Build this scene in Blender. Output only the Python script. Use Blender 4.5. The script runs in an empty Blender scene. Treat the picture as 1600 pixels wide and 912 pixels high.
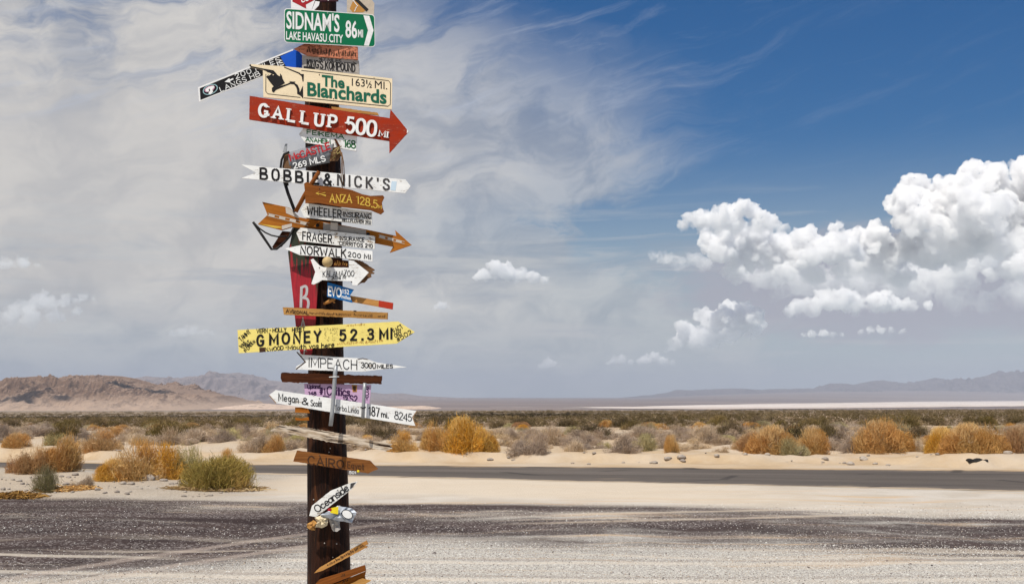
import bpy, bmesh, math, random
import numpy as np
from mathutils import Vector, Matrix

random.seed(7)
rng = np.random.default_rng(7)
C = bpy.context.scene.collection
sc = bpy.context.scene
R = math.radians

# ------------------------------------------------------------------ camera
F = 1716.0            # focal length in photo pixels (photo 1600 x 912)
HZ = 621.0            # eye level row
CAMZ = 1.65
PITCH = math.atan((HZ - 456.0) / F)
cam = bpy.data.cameras.new('camera')
cam.sensor_width = 36.0
cam.lens = F / 1600.0 * 36.0
cam.clip_start = 0.05
cam.clip_end = 120000.0
camo = bpy.data.objects.new('camera', cam)
C.objects.link(camo)
camo.location = (0, 0, CAMZ)
camo.rotation_euler = (R(90) + PITCH, 0, 0)
sc.camera = camo

# ------------------------------------------------------------------ light
SUN_EL, SUN_AZ = 60.0, 206.0     # compass azimuth from +Y clockwise: behind the camera, to the left
EXPO = 0.0
sun = bpy.data.lights.new('sun', 'SUN')
sun.energy = 5.0
sun.angle = R(0.53)
sun.color = (1.0, 0.95, 0.87)
suno = bpy.data.objects.new('sun', sun)
C.objects.link(suno)
sdir = Vector((math.sin(R(SUN_AZ)) * math.cos(R(SUN_EL)), math.cos(R(SUN_AZ)) * math.cos(R(SUN_EL)), math.sin(R(SUN_EL))))
suno.rotation_euler = sdir.to_track_quat('Z', 'Y').to_euler()
suno.location = (-6, -10, 20)

sc.view_settings.view_transform = 'Standard'
sc.view_settings.look = 'None'
sc.view_settings.exposure = EXPO
sc.view_settings.gamma = 1.0
sc.view_settings.use_curve_mapping = False
sc.render.engine = 'CYCLES'
sc.cycles.max_bounces = 16
sc.cycles.diffuse_bounces = 3
sc.cycles.volume_bounces = 14
sc.cycles.transparent_max_bounces = 8
sc.cycles.use_denoising = True


# ------------------------------------------------------------------ node helpers
class E:
    """a socket with arithmetic"""
    def __init__(s, nt, sock): s.nt, s.s = nt, sock
    def _m(s, op, *a, clamp=False):
        n = s.nt.nodes.new('ShaderNodeMath'); n.operation = op; n.use_clamp = clamp
        for i, v in enumerate((s,) + a):
            put(s.nt, n.inputs[i], v)
        return E(s.nt, n.outputs[0])
    def __add__(s, o): return s._m('ADD', o)
    __radd__ = __add__
    def __mul__(s, o): return s._m('MULTIPLY', o)
    __rmul__ = __mul__
    def __sub__(s, o): return s._m('SUBTRACT', o)
    def __rsub__(s, o): return s._m('MULTIPLY', -1.0)._m('ADD', o)
    def __truediv__(s, o): return s._m('DIVIDE', o)
    def pow(s, o): return s._m('POWER', o)
    def max(s, o): return s._m('MAXIMUM', o)
    def min(s, o): return s._m('MINIMUM', o)
    def abs(s): return s._m('ABSOLUTE')
    def clamp(s): return s._m('ADD', 0.0, clamp=True)
    def smooth(s, a, b, lo=0.0, hi=1.0):
        n = s.nt.nodes.new('ShaderNodeMapRange'); n.interpolation_type = 'SMOOTHSTEP'
        rev = a > b
        if rev: a, b, lo, hi = b, a, hi, lo
        for i, v in enumerate((s, a, b, lo, hi)):
            put(s.nt, n.inputs[i], v)
        return E(s.nt, n.outputs[0])


def put(nt, inp, v):
    if isinstance(v, E): v = v.s
    if isinstance(v, bpy.types.NodeSocket): nt.links.new(v, inp)
    else:
        if hasattr(inp, 'default_value'):
            try: inp.default_value = v
            except Exception:
                inp.default_value = tuple(v) + (1.0,)


def N(nt, typ, ins=None, **props):
    n = nt.nodes.new(typ)
    for k, v in props.items(): setattr(n, k, v)
    for k, v in (ins or {}).items(): put(nt, n.inputs[k], v)
    return n


def noise(nt, vec, scale, detail=4, rough=0.55, dist=0.0, dim='3D', col=False):
    n = N(nt, 'ShaderNodeTexNoise', {'Vector': vec, 'Scale': scale, 'Detail': detail, 'Roughness': rough, 'Distortion': dist}, noise_dimensions=dim)
    return E(nt, n.outputs['Color' if col else 'Fac'])


def vmap(nt, vec, scale=(1, 1, 1), loc=(0, 0, 0), rot=(0, 0, 0)):
    return N(nt, 'ShaderNodeMapping', {'Vector': vec, 'Scale': scale, 'Location': loc, 'Rotation': rot}).outputs[0]


def mixc(nt, fac, a, b, mode='MIX'):
    n = nt.nodes.new('ShaderNodeMix'); n.data_type = 'RGBA'; n.blend_type = mode
    put(nt, n.inputs[0], fac); put(nt, n.inputs[6], c4(a)); put(nt, n.inputs[7], c4(b))
    return n.outputs[2]


def c4(c):
    if isinstance(c, (tuple, list)) and len(c) == 3: return tuple(c) + (1.0,)
    return c


def combine(nt, x, y, z):
    return N(nt, 'ShaderNodeCombineXYZ', {0: x, 1: y, 2: z}).outputs[0]


def curve(nt, e, pts, lo, hi, vlo, vhi):
    """piecewise curve of e over [lo,hi] with values in [vlo,vhi]"""
    n = nt.nodes.new('ShaderNodeFloatCurve')
    x = (e - lo) * (1.0 / (hi - lo))
    put(nt, n.inputs['Value'], x.clamp())
    cv = n.mapping.curves[0]
    P = sorted(((a - lo) / (hi - lo), (b - vlo) / (vhi - vlo)) for a, b in pts)
    cv.points[0].location = P[0]; cv.points[1].location = P[-1]
    for p in P[1:-1]: cv.points.new(*p)
    for p in cv.points: p.handle_type = 'AUTO'
    n.mapping.update()
    return E(nt, n.outputs[0]) * (vhi - vlo) + vlo


def new_mat(name):
    m = bpy.data.materials.new(name); m.use_nodes = True
    nt = m.node_tree; nt.nodes.clear()
    out = nt.nodes.new('ShaderNodeOutputMaterial')
    return m, nt, out


def principled(nt, out, color, rough=0.7, normal=None, metal=0.0, spec=0.3):
    p = N(nt, 'ShaderNodeBsdfPrincipled', {'Base Color': c4(color), 'Roughness': rough, 'Metallic': metal, 'Specular IOR Level': spec})
    if normal is not None: put(nt, p.inputs['Normal'], normal)
    nt.links.new(p.outputs[0], out.inputs[0])
    return p


def bump(nt, h, strength=0.3, dist=0.01):
    return N(nt, 'ShaderNodeBump', {'Height': h, 'Strength': strength, 'Distance': dist}).outputs[0]


def lin(r, g, b):
    f = lambda v: ((v / 255 + 0.055) / 1.055) ** 2.4 if v > 10 else v / 255 / 12.92
    return (f(r), f(g), f(b))


# ------------------------------------------------------------------ geometry from photo directions
cp, sp = math.cos(PITCH), math.sin(PITCH)
def ray(u, v):
    a, b = (u - 800.0) / F, (456.0 - v) / F
    return np.array((a, cp - b * sp, sp + b * cp))
def at(u, v, Y):
    d = ray(u, v); d = d * (Y / d[1])
    return np.array((d[0], d[1], d[2] + CAMZ))
def ground_at(u, v, z=0.0):
    d = ray(u, v); k = (z - CAMZ) / d[2]
    return np.array((d[0] * k, d[1] * k, z))
def azel(u, v):
    d = ray(u, v)
    return math.degrees(math.atan2(d[0], d[1])), math.degrees(math.asin(d[2] / np.linalg.norm(d)))


# ------------------------------------------------------------------ sky
world = bpy.data.worlds.new('World')
sc.world = world
world.use_nodes = True
nt = world.node_tree
nt.nodes.clear()
wout = nt.nodes.new('ShaderNodeOutputWorld')
bg = N(nt, 'ShaderNodeBackground', {'Strength': 0.1})
nt.links.new(bg.outputs[0], wout.inputs[0])
sky = N(nt, 'ShaderNodeTexSky', sky_type='NISHITA', sun_disc=False, sun_elevation=R(SUN_EL), sun_rotation=R(SUN_AZ),
        altitude=600.0, air_density=1.0, dust_density=0.6, ozone_density=3.0)
dirv = N(nt, 'ShaderNodeTexCoord').outputs['Generated']
sx = N(nt, 'ShaderNodeSeparateXYZ', {0: dirv})
dx, dy, dz = (E(nt, sx.outputs[i]) for i in range(3))
az = dx._m('ARCTAN2', dy) * (180 / math.pi)
el = dz._m('ARCSINE') * (180 / math.pi)
P = combine(nt, az, el, 0.0)


def skypt(u, v): return azel(u, v)


# deepen the clear blue (polarised look of the photograph)
hsv = N(nt, 'ShaderNodeHueSaturation', {'Color': sky.outputs[0], 'Saturation': 1.48, 'Value': 1.0, 'Hue': 0.5})
lowf = el.smooth(0.0, 24.0, 0.57, 0.68)
skyc = N(nt, 'ShaderNodeVectorMath', {0: hsv.outputs[0], 1: combine(nt, lowf * 0.74, lowf * 0.98, lowf * 1.08)}, operation='MULTIPLY').outputs[0]
# pale horizon layer of dust
hz = el.smooth(14.0, 1.5)
skyc = mixc(nt, hz * 0.95, skyc, tuple(10 * c for c in lin(172, 184, 190)))


def cl(*rgb): return tuple(10 * c for c in lin(*rgb))


# wide veil of high cloud on the left: edge position (az) for each elevation
edge = [azel(640, -120), azel(700, 0), azel(860, 60), azel(950, 120), azel(1000, 185), azel(1045, 250), azel(985, 300), azel(880, 335), azel(900, 380), azel(1000, 430), azel(1150, 520), azel(1200, 600)]
edge = [(e_, a_) for a_, e_ in edge]
edge_az = curve(nt, el, edge, -1.0, 25.0, -30.0, 30.0)
Pw0 = N(nt, 'ShaderNodeVectorMath', {0: P, 1: N(nt, 'ShaderNodeVectorMath', {0: noise(nt, P, 0.22, 3, 0.5, col=True).s, 1: (7.0, 3.5, 0)}, operation='MULTIPLY').outputs[0]}, operation='ADD').outputs[0]
Pst = vmap(nt, vmap(nt, Pw0, rot=(0, 0, R(-12))), (0.085, 0.24, 1.0))
n_big = noise(nt, P, 0.16, 4, 0.5, 0.3)
n_str = noise(nt, Pst, 1.8, 9, 0.64, 0.5)
n_fine = noise(nt, vmap(nt, vmap(nt, P, rot=(0, 0, R(-10))), (0.25, 0.7, 1.0)), 1.5, 8, 0.65, 0.4)
dist = (az - edge_az) + (n_str - 0.5) * 13.0 + (n_big - 0.5) * 5.0
soft = el.smooth(9.0, 17.0, 1.3, 7.0)
veil = (dist / soft).smooth(1.0, -1.2)
body = ((n_fine * 0.6 + n_str * 0.6) - 0.6)
shade = (body * 1.1 + 0.5).clamp()
mott = noise(nt, vmap(nt, vmap(nt, Pw0, rot=(0, 0, R(-12))), (0.17, 0.30, 1.0), loc=(4, 9, 0)), 1.0, 8, 0.62, 0.35)
shade = (shade * 0.55 + mott.smooth(0.36, 0.62) * 0.7 - 0.10).clamp()
vcol = mixc(nt, shade, cl(150, 156, 168), cl(226, 222, 216))
vcol = mixc(nt, az.smooth(2.0, -20.0) * el.smooth(2.0, 7.0) * el.smooth(22.0, 13.0, 0.45, 1.0) * 0.62, vcol, cl(211, 206, 200))
inner = (dist).smooth(0.0, -17.0, 0.55, 1.0)
fadelow = el.smooth(1.0, 6.0, 0.45, 1.0)
thin = el.smooth(12.0, 20.0)
dens = veil * inner * fadelow * (1.0 - thin * (1.0 - n_str.smooth(0.36, 0.58, 0.35, 1.0)))
skyc = mixc(nt, dens * 0.95, skyc, vcol)
# fine wisps running up to the right across the blue
Pw = vmap(nt, vmap(nt, P, rot=(0, 0, R(-15))), (0.05, 0.5, 1.0), loc=(3.1, 1.7, 0))
Pw1 = N(nt, 'ShaderNodeMix', {0: 0.7, 4: Pw0, 5: P}, data_type='VECTOR').outputs[1]
Pw = vmap(nt, vmap(nt, Pw1, rot=(0, 0, R(-16))), (0.055, 0.42, 1.0), loc=(3.1, 1.7, 0))
wis = noise(nt, Pw, 1.7, 9, 0.66, 0.5)
wmask = wis.smooth(0.50, 0.78) * az.smooth(20.0, -6.0, 0.10, 0.9) * el.smooth(8.0, 15.0)
skyc = mixc(nt, wmask * 0.7, skyc, cl(184, 192, 208))
# low soft bands near the horizon
Pb = vmap(nt, P, (0.07, 0.85, 1.0), loc=(9.0, 2.0, 0))
bn = noise(nt, Pb, 1.3, 7, 0.6, 0.5)
bm = bn.smooth(0.48, 0.70) * el.smooth(0.6, 2.5) * el.smooth(12.0, 6.0)
skyc = mixc(nt, bm * 0.85, skyc, cl(196, 198, 199))
bn2 = noise(nt, vmap(nt, P, (0.09, 0.6, 1.0), loc=(2.0, 7.0, 0)), 1.1, 7, 0.6, 0.5)
bm2 = bn2.smooth(0.50, 0.72) * el.smooth(1.5, 4.0) * el.smooth(11.0, 6.0)
skyc = mixc(nt, bm2 * 0.55, skyc, cl(148, 160, 176))
# faint heaped haze low on the left
lf = noise(nt, vmap(nt, P, (0.30, 0.62, 1.0), loc=(1.5, 4.0, 0)), 1.0, 8, 0.62, 0.2)
lfm = (lf + (4.6 - el).abs() * -0.035).smooth(0.44, 0.60) * az.smooth(-9.0, -15.0) * el.smooth(0.8, 2.2) * el.smooth(8.0, 6.0)
skyc = mixc(nt, lfm * 0.55, skyc, cl(198, 197, 196))
# lavender rain veil behind the heaped clouds on the right
a0, e0 = azel(1400, 445)
rv = ((az - a0) * (1 / 12.0)).pow(2.0) + ((el - e0) * (1 / 3.0)).pow(2.0)
rvm = (rv + (n_fine - 0.5) * 1.4).smooth(1.25, 0.35)
skyc = mixc(nt, rvm * 0.9, skyc, cl(169, 169, 181))
put(nt, bg.inputs[0], skyc)


# ------------------------------------------------------------------ mesh helpers
def link_mesh(name, verts, faces, mat=None, parent=None, smooth=False, uvs=None, loc=None):
    """one mesh object; verts in world space, stored relative to loc (or to the parent's place)"""
    me = bpy.data.meshes.new(name)
    org = np.array(loc if loc is not None else (parent['_org'] if parent is not None and '_org' in parent else (0, 0, 0)), float)
    verts = np.asarray(verts, float) - org
    me.from_pydata(verts.tolist(), [], [list(map(int, f)) for f in faces])
    if uvs is not None:
        uv = me.uv_layers.new(name='UVMap')
        li = np.empty(len(me.loops), np.int32); me.loops.foreach_get('vertex_index', li)
        uv.data.foreach_set('uv', np.asarray(uvs, np.float32)[li].ravel())
    if smooth: me.polygons.foreach_set('use_smooth', [True] * len(me.polygons))
    if mat is not None: me.materials.append(mat)
    me.update()
    o = bpy.data.objects.new(name, me); C.objects.link(o)
    if parent is not None: o.parent = parent
    elif loc is not None: o.location = loc
    return o


def fast_mesh(name, verts, faces, mat=None, smooth=False, cols=None):
    """verts (n,3) and faces (m,k) arrays into a mesh, quickly"""
    verts = np.asarray(verts, np.float32); faces = np.asarray(faces, np.int32)
    me = bpy.data.meshes.new(name)
    m, k = faces.shape
    me.vertices.add(len(verts)); me.vertices.foreach_set('co', verts.ravel())
    me.loops.add(m * k); me.loops.foreach_set('vertex_index', faces.ravel())
    me.polygons.add(m); me.polygons.foreach_set('loop_start', np.arange(0, m * k, k, dtype=np.int32))
    if smooth: me.polygons.foreach_set('use_smooth', np.ones(m, bool))
    if cols is not None:
        ca = me.color_attributes.new('tint', 'FLOAT_COLOR', 'POINT')
        c = np.ones((len(verts), 4), np.float32); c[:, :3] = cols
        ca.data.foreach_set('color', c.ravel())
    if mat is not None: me.materials.append(mat)
    me.update(); me.validate()
    return me


def tag(o, label=None, cat=None, group=None, kind=None):
    for k, v in (('label', label), ('category', cat), ('group', group), ('kind', kind)):
        if v: o[k] = v
    return o


def vnoise(p, seed=0):
    """smooth value noise in [-1,1] of (n,3) points"""
    p = np.asarray(p, float)
    i = np.floor(p).astype(np.int64); f = p - i
    f = f * f * (3 - 2 * f)
    def h(a, b, c):
        n = (a * 73856093) ^ (b * 19349663) ^ (c * 83492791) ^ (seed * 2654435761)
        n = (n ^ (n >> 13)) * 1274126177 & 0x7fffffff
        n = (n ^ (n >> 16)) & 0xffff
        return n / 32767.5 - 1
    r = 0
    for a in (0, 1):
        for b in (0, 1):
            for c in (0, 1):
                w = (f[:, 0] if a else 1 - f[:, 0]) * (f[:, 1] if b else 1 - f[:, 1]) * (f[:, 2] if c else 1 - f[:, 2])
                r = r + w * h(i[:, 0] + a, i[:, 1] + b, i[:, 2] + c)
    return r


def fbm(p, oct=4, seed=0, gain=0.5, ridged=False):
    p = np.asarray(p, float); r = np.zeros(len(p)); a = 1.0
    for o in range(oct):
        n = vnoise(p * 2.03 ** o + 17.3 * o, seed + o)
        r += a * (1 - 2 * np.abs(n) if ridged else n); a *= gain
    return r


def sstep(x, a, b):
    t = np.clip((x - a) / (b - a), 0, 1); return t * t * (3 - 2 * t)


# ------------------------------------------------------------------ terrain
ROAD_NEAR = [(-40, 37.0), (-6.1, 24.2), (9.2, 19.5), (40, 10.5)]
def road_near(x): return 22.2 - 0.305 * (x - 0.6)
def road_far(x): return 26.6 - 0.135 * (x - 2.0)


def terrain(x, y):
    x = np.asarray(x, float); y = np.asarray(y, float)
    p = np.stack([x, y, np.zeros_like(x)], -1).reshape(-1, 3)
    z = np.zeros(x.size); X = x.ravel(); Y = y.ravel()
    # left mound in front of the road where the near bushes grow
    m = sstep(X, -4.0, -9.0) * sstep(Y, 15.5, 18.0) * sstep(Y, road_near(X) - 0.4, road_near(X) - 2.2)
    z += m * (0.10 + 0.05 * fbm(p * 0.9, 3, 3))
    # graded sand ledge beyond the road
    d = Y - road_far(X)
    led = sstep(d, 0.8, 2.2 + 0.0 * d)
    wob = fbm(p * np.array((0.35, 0.35, 1)), 3, 5)
    edge = sstep(d + wob * 0.7 + 0.35 * fbm(p * 1.7, 3, 31), 1.85, 2.3) * sstep(Y, 75, 40)
    z += edge * (0.17 + 0.09 * wob + 0.05 * fbm(p * 2.6, 3, 11))
    far = sstep(d, 2.5, 10)
    z += far * (0.10 * fbm(p * 0.12, 3, 7) + 0.05 * fbm(p * 0.6, 3, 8))
    z += sstep(Y, 150, 1500) * 0.3 * fbm(p * 0.01, 3, 9)
    # the plain falls gently away, a little more on the left
    fall = np.interp(Y, [40, 120, 250, 600, 2300, 4000, 60000], [0, -0.9, -2.35, -6.0, -25, -25, -25])
    z += fall + np.clip(X / np.maximum(Y, 1), -0.6, 0.6) * np.interp(Y, [60, 250, 1500, 2500], [0, 1.6, 3.0, 0])
    # shore of the dry lake and the long fans behind it
    s = X / np.maximum(Y, 1)
    ysh = np.interp(s, [-1, -0.06, 0.05, 0.22, 0.46, 1.0], [2450, 2500, 3300, 6200, 10500, 15000])
    slope = np.interp(s, [-1, 0.12, 0.3, 0.5], [0.0022, 0.0022, 0.016, 0.030])
    t = np.maximum(Y - ysh, 0)
    z += np.minimum(t * slope, np.interp(s, [-1, 0.1, 0.3, 0.5], [24, 24, 150, 200]))
    return z.reshape(x.shape)


ty = np.concatenate([np.arange(-30, 8, 3.0), np.arange(8, 16, 0.5), np.arange(16, 44, 0.22), np.geomspace(44, 26000, 150)])
tx = np.concatenate([-np.geomspace(24, 30000, 70)[::-1], np.arange(-23.8, 24, 0.28), np.geomspace(24, 30000, 70)])
gx, gy = np.meshgrid(tx, ty)
gz = terrain(gx, gy)
nx, ny = len(tx), len(ty)
idx = np.arange(nx * ny).reshape(ny, nx)
quads = np.stack([idx[:-1, :-1], idx[:-1, 1:], idx[1:, 1:], idx[1:, :-1]], -1).reshape(-1, 4)

# --- ground material, all zones by true place on the ground (metres)
gm, nt, out = new_mat('desert ground')
pos = N(nt, 'ShaderNodeNewGeometry').outputs['Position']
sx = N(nt, 'ShaderNodeSeparateXYZ', {0: pos})
gxn, gyn = E(nt, sx.outputs[0]), E(nt, sx.outputs[1])
flat = combine(nt, gxn, gyn, 0.0)
n_l = noise(nt, flat, 0.18, 4, 0.55)
n_m = noise(nt, flat, 1.1, 5, 0.6)
wv = N(nt, 'ShaderNodeVectorMath', {0: noise(nt, flat, 0.22, 3, 0.5, col=True).s, 1: (3.0, 3.2, 0)}, operation='MULTIPLY').outputs[0]
wflat = N(nt, 'ShaderNodeVectorMath', {0: flat, 1: wv}, operation='ADD').outputs[0]
n_st = noise(nt, vmap(nt, vmap(nt, wflat, rot=(0, 0, R(5))), (0.15, 0.95, 1.0)), 1.0, 7, 0.66, 0.5)          # streaks swept along the lot
n_st2 = noise(nt, vmap(nt, wflat, (0.24, 2.2, 1.0), loc=(5, 3, 0)), 1.0, 5, 0.6, 0.6)
sp1 = noise(nt, flat, 38.0, 3, 0.7)
sp2 = noise(nt, flat, 95.0, 2, 0.7)
vor = N(nt, 'ShaderNodeTexVoronoi', {'Vector': flat, 'Scale': 46.0, 'Randomness': 1.0})
vcolr = N(nt, 'ShaderNodeSeparateColor', {0: vor.outputs['Color']})
pr = E(nt, vcolr.outputs[0]); pd = E(nt, vor.outputs['Distance'])
# sand
sand = mixc(nt, n_m.smooth(0.3, 0.7), (0.41, 0.29, 0.170), (0.52, 0.39, 0.250))
sand = mixc(nt, sp1.smooth(0.62, 0.72) * 0.35, sand, (0.26, 0.18, 0.11))
# pale gravel: light pebbles, dark gaps between
gravel = mixc(nt, pr, (0.40, 0.37, 0.325), (0.68, 0.65, 0.59))
gap = (sp1 * 0.55 + sp2 * 0.45).smooth(0.52, 0.43)
gravel = mixc(nt, gap * 0.85, gravel, (0.12, 0.10, 0.09))
pale = mixc(nt, n_m.smooth(0.35, 0.65), (0.47, 0.415, 0.345), (0.56, 0.51, 0.445))      # fine dust-covered gravel
pale = mixc(nt, gap * 0.35, pale, (0.32, 0.27, 0.23))
# broken old asphalt, grey violet, with white pebbles on it
asph = mixc(nt, n_m.smooth(0.3, 0.7), (0.030, 0.019, 0.018), (0.066, 0.045, 0.040))
def pebble(th): return (pr.smooth(th, th + 0.04)) * (pd.smooth(0.6, 0.35))
lot_left = gxn.smooth(1.5, -2.5)
peb = n_st2.smooth(0.35, 0.70, 0.96, 0.62)
asph = mixc(nt, (pr - peb).smooth(0.0, 0.06) * 0.6, asph, (0.38, 0.34, 0.32))
# where the asphalt shows: a band across the lot
lowb = curve(nt, gxn, [(-14, 9.2), (-6, 10.0), (-3, 11.2), (-1.2, 13.2), (0.5, 12.6), (2.5, 12.8), (4.5, 11.9), (7.5, 11.2), (12, 10.6)], -14.0, 12.0, 8.0, 20.0)
topb = curve(nt, gxn, [(-14, 17.6), (-6, 17.8), (0, 17.3), (3, 16.9), (5.5, 16.0), (8, 15.2), (12, 14.6)], -14.0, 12.0, 8.0, 20.0)
wobn = (n_st - 0.5) * 2.4 + (n_m - 0.5) * 0.7 + (sp1 - 0.5) * 0.9
spk = sp1 * 0.5 + sp2 * 0.5 - 0.5
inlow = (gyn - lowb + wobn + spk * 7.0).smooth(-0.7, 0.7)
intop = (topb - gyn + wobn * 0.45 + spk * 2.2).smooth(-0.25, 0.35)
patchy = (n_st + (n_m - 0.5) * 0.35 + spk * 1.5 + lot_left * 0.15 + (n_l - 0.5) * 0.30).smooth(0.385, 0.56)
am = inlow * intop * patchy
lot = mixc(nt, (gyn - (n_st - 0.5) * 3).smooth(14.5, 17.0), gravel, pale)
warm = (n_st2.smooth(0.52, 0.66)) * (gyn.smooth(9.0, 12.5))
lot = mixc(nt, warm * 0.75, lot, (0.52, 0.37, 0.23))
lot = mixc(nt, (gyn - (n_l - 0.5) * 4 + gxn * 0.25).smooth(17.6, 19.2) * gxn.smooth(7.0, 2.0) * gxn.smooth(-6.5, -4.0) * 0.75, lot, (0.58, 0.485, 0.37))
mound = gxn.smooth(-3.6, -5.5) * (gyn + (n_m - 0.5) * 2.0).smooth(16.6, 18.6)
rub = mixc(nt, pr, (0.26, 0.225, 0.185), (0.50, 0.45, 0.385)); rub = mixc(nt, (spk + (n_m - 0.5) * 0.5).smooth(-0.02, 0.12) * 0.8, rub, (0.15, 0.12, 0.095))
rub = mixc(nt, n_l.smooth(0.42, 0.6) * 0.6, rub, (0.46, 0.36, 0.25))
lot = mixc(nt, mound * 0.9, lot, rub)
lot = mixc(nt, am, lot, asph)
# pale wheel sweeps through the loose stones
tr = N(nt, 'ShaderNodeTexNoise', {'Vector': vmap(nt, wflat, (0.07, 1.7, 1), loc=(2, 8, 0)), 'Scale': 1.0, 'Detail': 3.0, 'Distortion': 0.3}).outputs[0]
trk = E(nt, tr).smooth(0.57, 0.64) * gyn.smooth(14, 11.5)
lot = mixc(nt, trk * 0.55, lot, (0.56, 0.48, 0.385))
# tyre tracks: pale wheel lines with a darker rim of pushed-up stones, curving across the lot
def wheel(dist, w):
    return (dist + (n_m - 0.5) * 0.25).abs().smooth(w, w * 0.35)
for off_ in (0.0, 1.05):
    q = gyn - ((gxn - 2.0) * (gxn - 2.0) * 0.012 + 10.15 + off_)
    lot = mixc(nt, wheel(q, 0.13) * 0.65 * n_l.smooth(0.3, 0.55), lot, (0.62, 0.545, 0.45)); lot = mixc(nt, wheel(q - 0.2, 0.09) * 0.35, lot, (0.22, 0.18, 0.155))
    q2 = gyn - ((gxn + 2.5) * 1.35 - (gxn + 2.5) * (gxn + 2.5) * 0.10 + 13.6 - off_ * 1.3)
    lot = mixc(nt, wheel(q2, 0.26) * 0.42 * gxn.smooth(-1.0, -2.4), lot, (0.44, 0.36, 0.30)); lot = mixc(nt, wheel(q2 - 0.34, 0.14) * 0.35 * gxn.smooth(-1.0, -2.4), lot, (0.08, 0.06, 0.055))
    q3 = gyn - ((gxn - 1.0) * 0.22 + 14.9 + off_ * 0.9)
    lot = mixc(nt, wheel(q3, 0.16) * 0.45 * gxn.smooth(-0.5, 1.0) * gxn.smooth(7.0, 4.0), lot, (0.58, 0.48, 0.37))
# beyond the road: sand, and farther out the plain between the bushes
rfar = 26.6 - (gxn - 2.0) * 0.135
beyond = (gyn - rfar).smooth(-0.5, 0.1)
soil = mixc(nt, noise(nt, flat, 0.35, 5, 0.6).smooth(0.35, 0.65), sand, (0.50, 0.41, 0.31))
soil = mixc(nt, (gyn - rfar).smooth(4, 22) * noise(nt, flat, 0.22, 5, 0.6).smooth(0.40, 0.60) * 0.75, soil, (0.33, 0.255, 0.18))
soil = mixc(nt, (gyn - rfar).smooth(2, 6) * sp1.smooth(0.5, 0.62) * 0.4, soil, (0.24, 0.19, 0.14))
col = mixc(nt, beyond, lot, soil)
plain = mixc(nt, noise(nt, vmap(nt, flat, (0.004, 0.02, 1)), 1.0, 5, 0.6).smooth(0.35, 0.65), (0.30, 0.235, 0.175), (0.21, 0.17, 0.125))
col = mixc(nt, gyn.smooth(75, 170), col, plain)
lake_soil = mixc(nt, noise(nt, vmap(nt, flat, (0.0004, 0.002, 1)), 1.0, 5, 0.6).smooth(0.35, 0.65), (0.23, 0.18, 0.16), (0.15, 0.12, 0.115))
col = mixc(nt, gyn.smooth(1800, 2600), col, lake_soil)
hgt = sp1 * 0.6 + sp2 * 0.4
bn = bump(nt, hgt + n_m * 0.8 + noise(nt, flat, 5.0, 4, 0.6) * 0.8, 0.6, 0.03)
principled(nt, out, col, 0.9, bn, spec=0.15)

gme = fast_mesh('ground', np.stack([gx, gy, gz], -1).reshape(-1, 3), quads, gm, True)
go = bpy.data.objects.new('ground', gme); C.objects.link(go)
tag(go, kind='structure')

# --- the two-lane road
rm, nt, out = new_mat('road asphalt')
pos = N(nt, 'ShaderNodeNewGeometry').outputs['Position']
a1 = noise(nt, vmap(nt, vmap(nt, pos, rot=(0, 0, R(13))), (0.12, 1.3, 1)), 1.0, 5, 0.6)
a2 = noise(nt, pos, 60.0, 2, 0.7)
rc = mixc(nt, a1.smooth(0.3, 0.7), (0.075, 0.062, 0.052), (0.125, 0.105, 0.09))
rc = mixc(nt, a2.smooth(0.5, 0.7) * 0.4, rc, (0.19, 0.165, 0.14))
rc = mixc(nt, noise(nt, vmap(nt, pos, (0.15, 0.8, 1)), 1.2, 5, 0.7).smooth(0.60, 0.72) * 0.35, rc, (0.42, 0.32, 0.21))
sx = N(nt, 'ShaderNodeSeparateXYZ', {0: pos}); xr, yr = E(nt, sx.outputs[0]), E(nt, sx.outputs[1])
dn_ = yr - (22.2 - (xr - 0.6) * 0.305); df_ = (26.6 - (xr - 2.0) * 0.135) - yr
en = noise(nt, vmap(nt, pos, (0.5, 1.2, 1)), 1.0, 6, 0.7)
rc = mixc(nt, (dn_ - (en - 0.42) * 1.5).smooth(0.30, 0.0), rc, (0.44, 0.35, 0.25)); rc = mixc(nt, (df_ - (en - 0.42) * 1.8).smooth(0.35, 0.0), rc, (0.44, 0.31, 0.18))
crk = N(nt, 'ShaderNodeTexVoronoi', {'Vector': vmap(nt, pos, (0.16, 0.9, 1)), 'Scale': 1.0}, feature='DISTANCE_TO_EDGE').outputs[0]
rc = mixc(nt, E(nt, crk).smooth(0.022, 0.008) * 0.6, rc, (0.03, 0.026, 0.024))
lane = (dn_ * 1.75)._m('SINE').smooth(0.2, 1.0); rc = mixc(nt, lane * 0.25, rc, (0.055, 0.047, 0.042))
principled(nt, out, rc, 0.85, bump(nt, a2, 0.3, 0.01), spec=0.2)
rv_, rf_ = [], []
xs = np.concatenate([np.arange(-75, -20, 1.0), np.arange(-20, 20, 0.25), np.arange(20, 60, 1.0)])
for x in xs:
    y0 = road_near(x) + 0.10 * float(fbm([[x * 0.8, 1, 0]], 4, 21)[0]); y1 = road_far(x) + 0.10 * float(fbm([[x * 0.8, 9, 0]], 4, 22)[0])
    if x < -16: y0 = y0 - (x + 16) * -0.12
    y1 = max(y1, y0 + 2.6)
    for k in range(7):
        y = y0 + (y1 - y0) * k / 6
        rv_.append((x, y, float(terrain(np.array([x]), np.array([y]))[0]) + 0.004 + 0.02 * (1 - abs(k - 3) / 3)))
for i in range(len(xs) - 1):
    for k in range(6):
        a = i * 7 + k; rf_.append((a, a + 7, a + 8, a + 1))
ro = link_mesh('road', rv_, rf_, rm, smooth=True); tag(ro, kind='structure')

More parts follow.
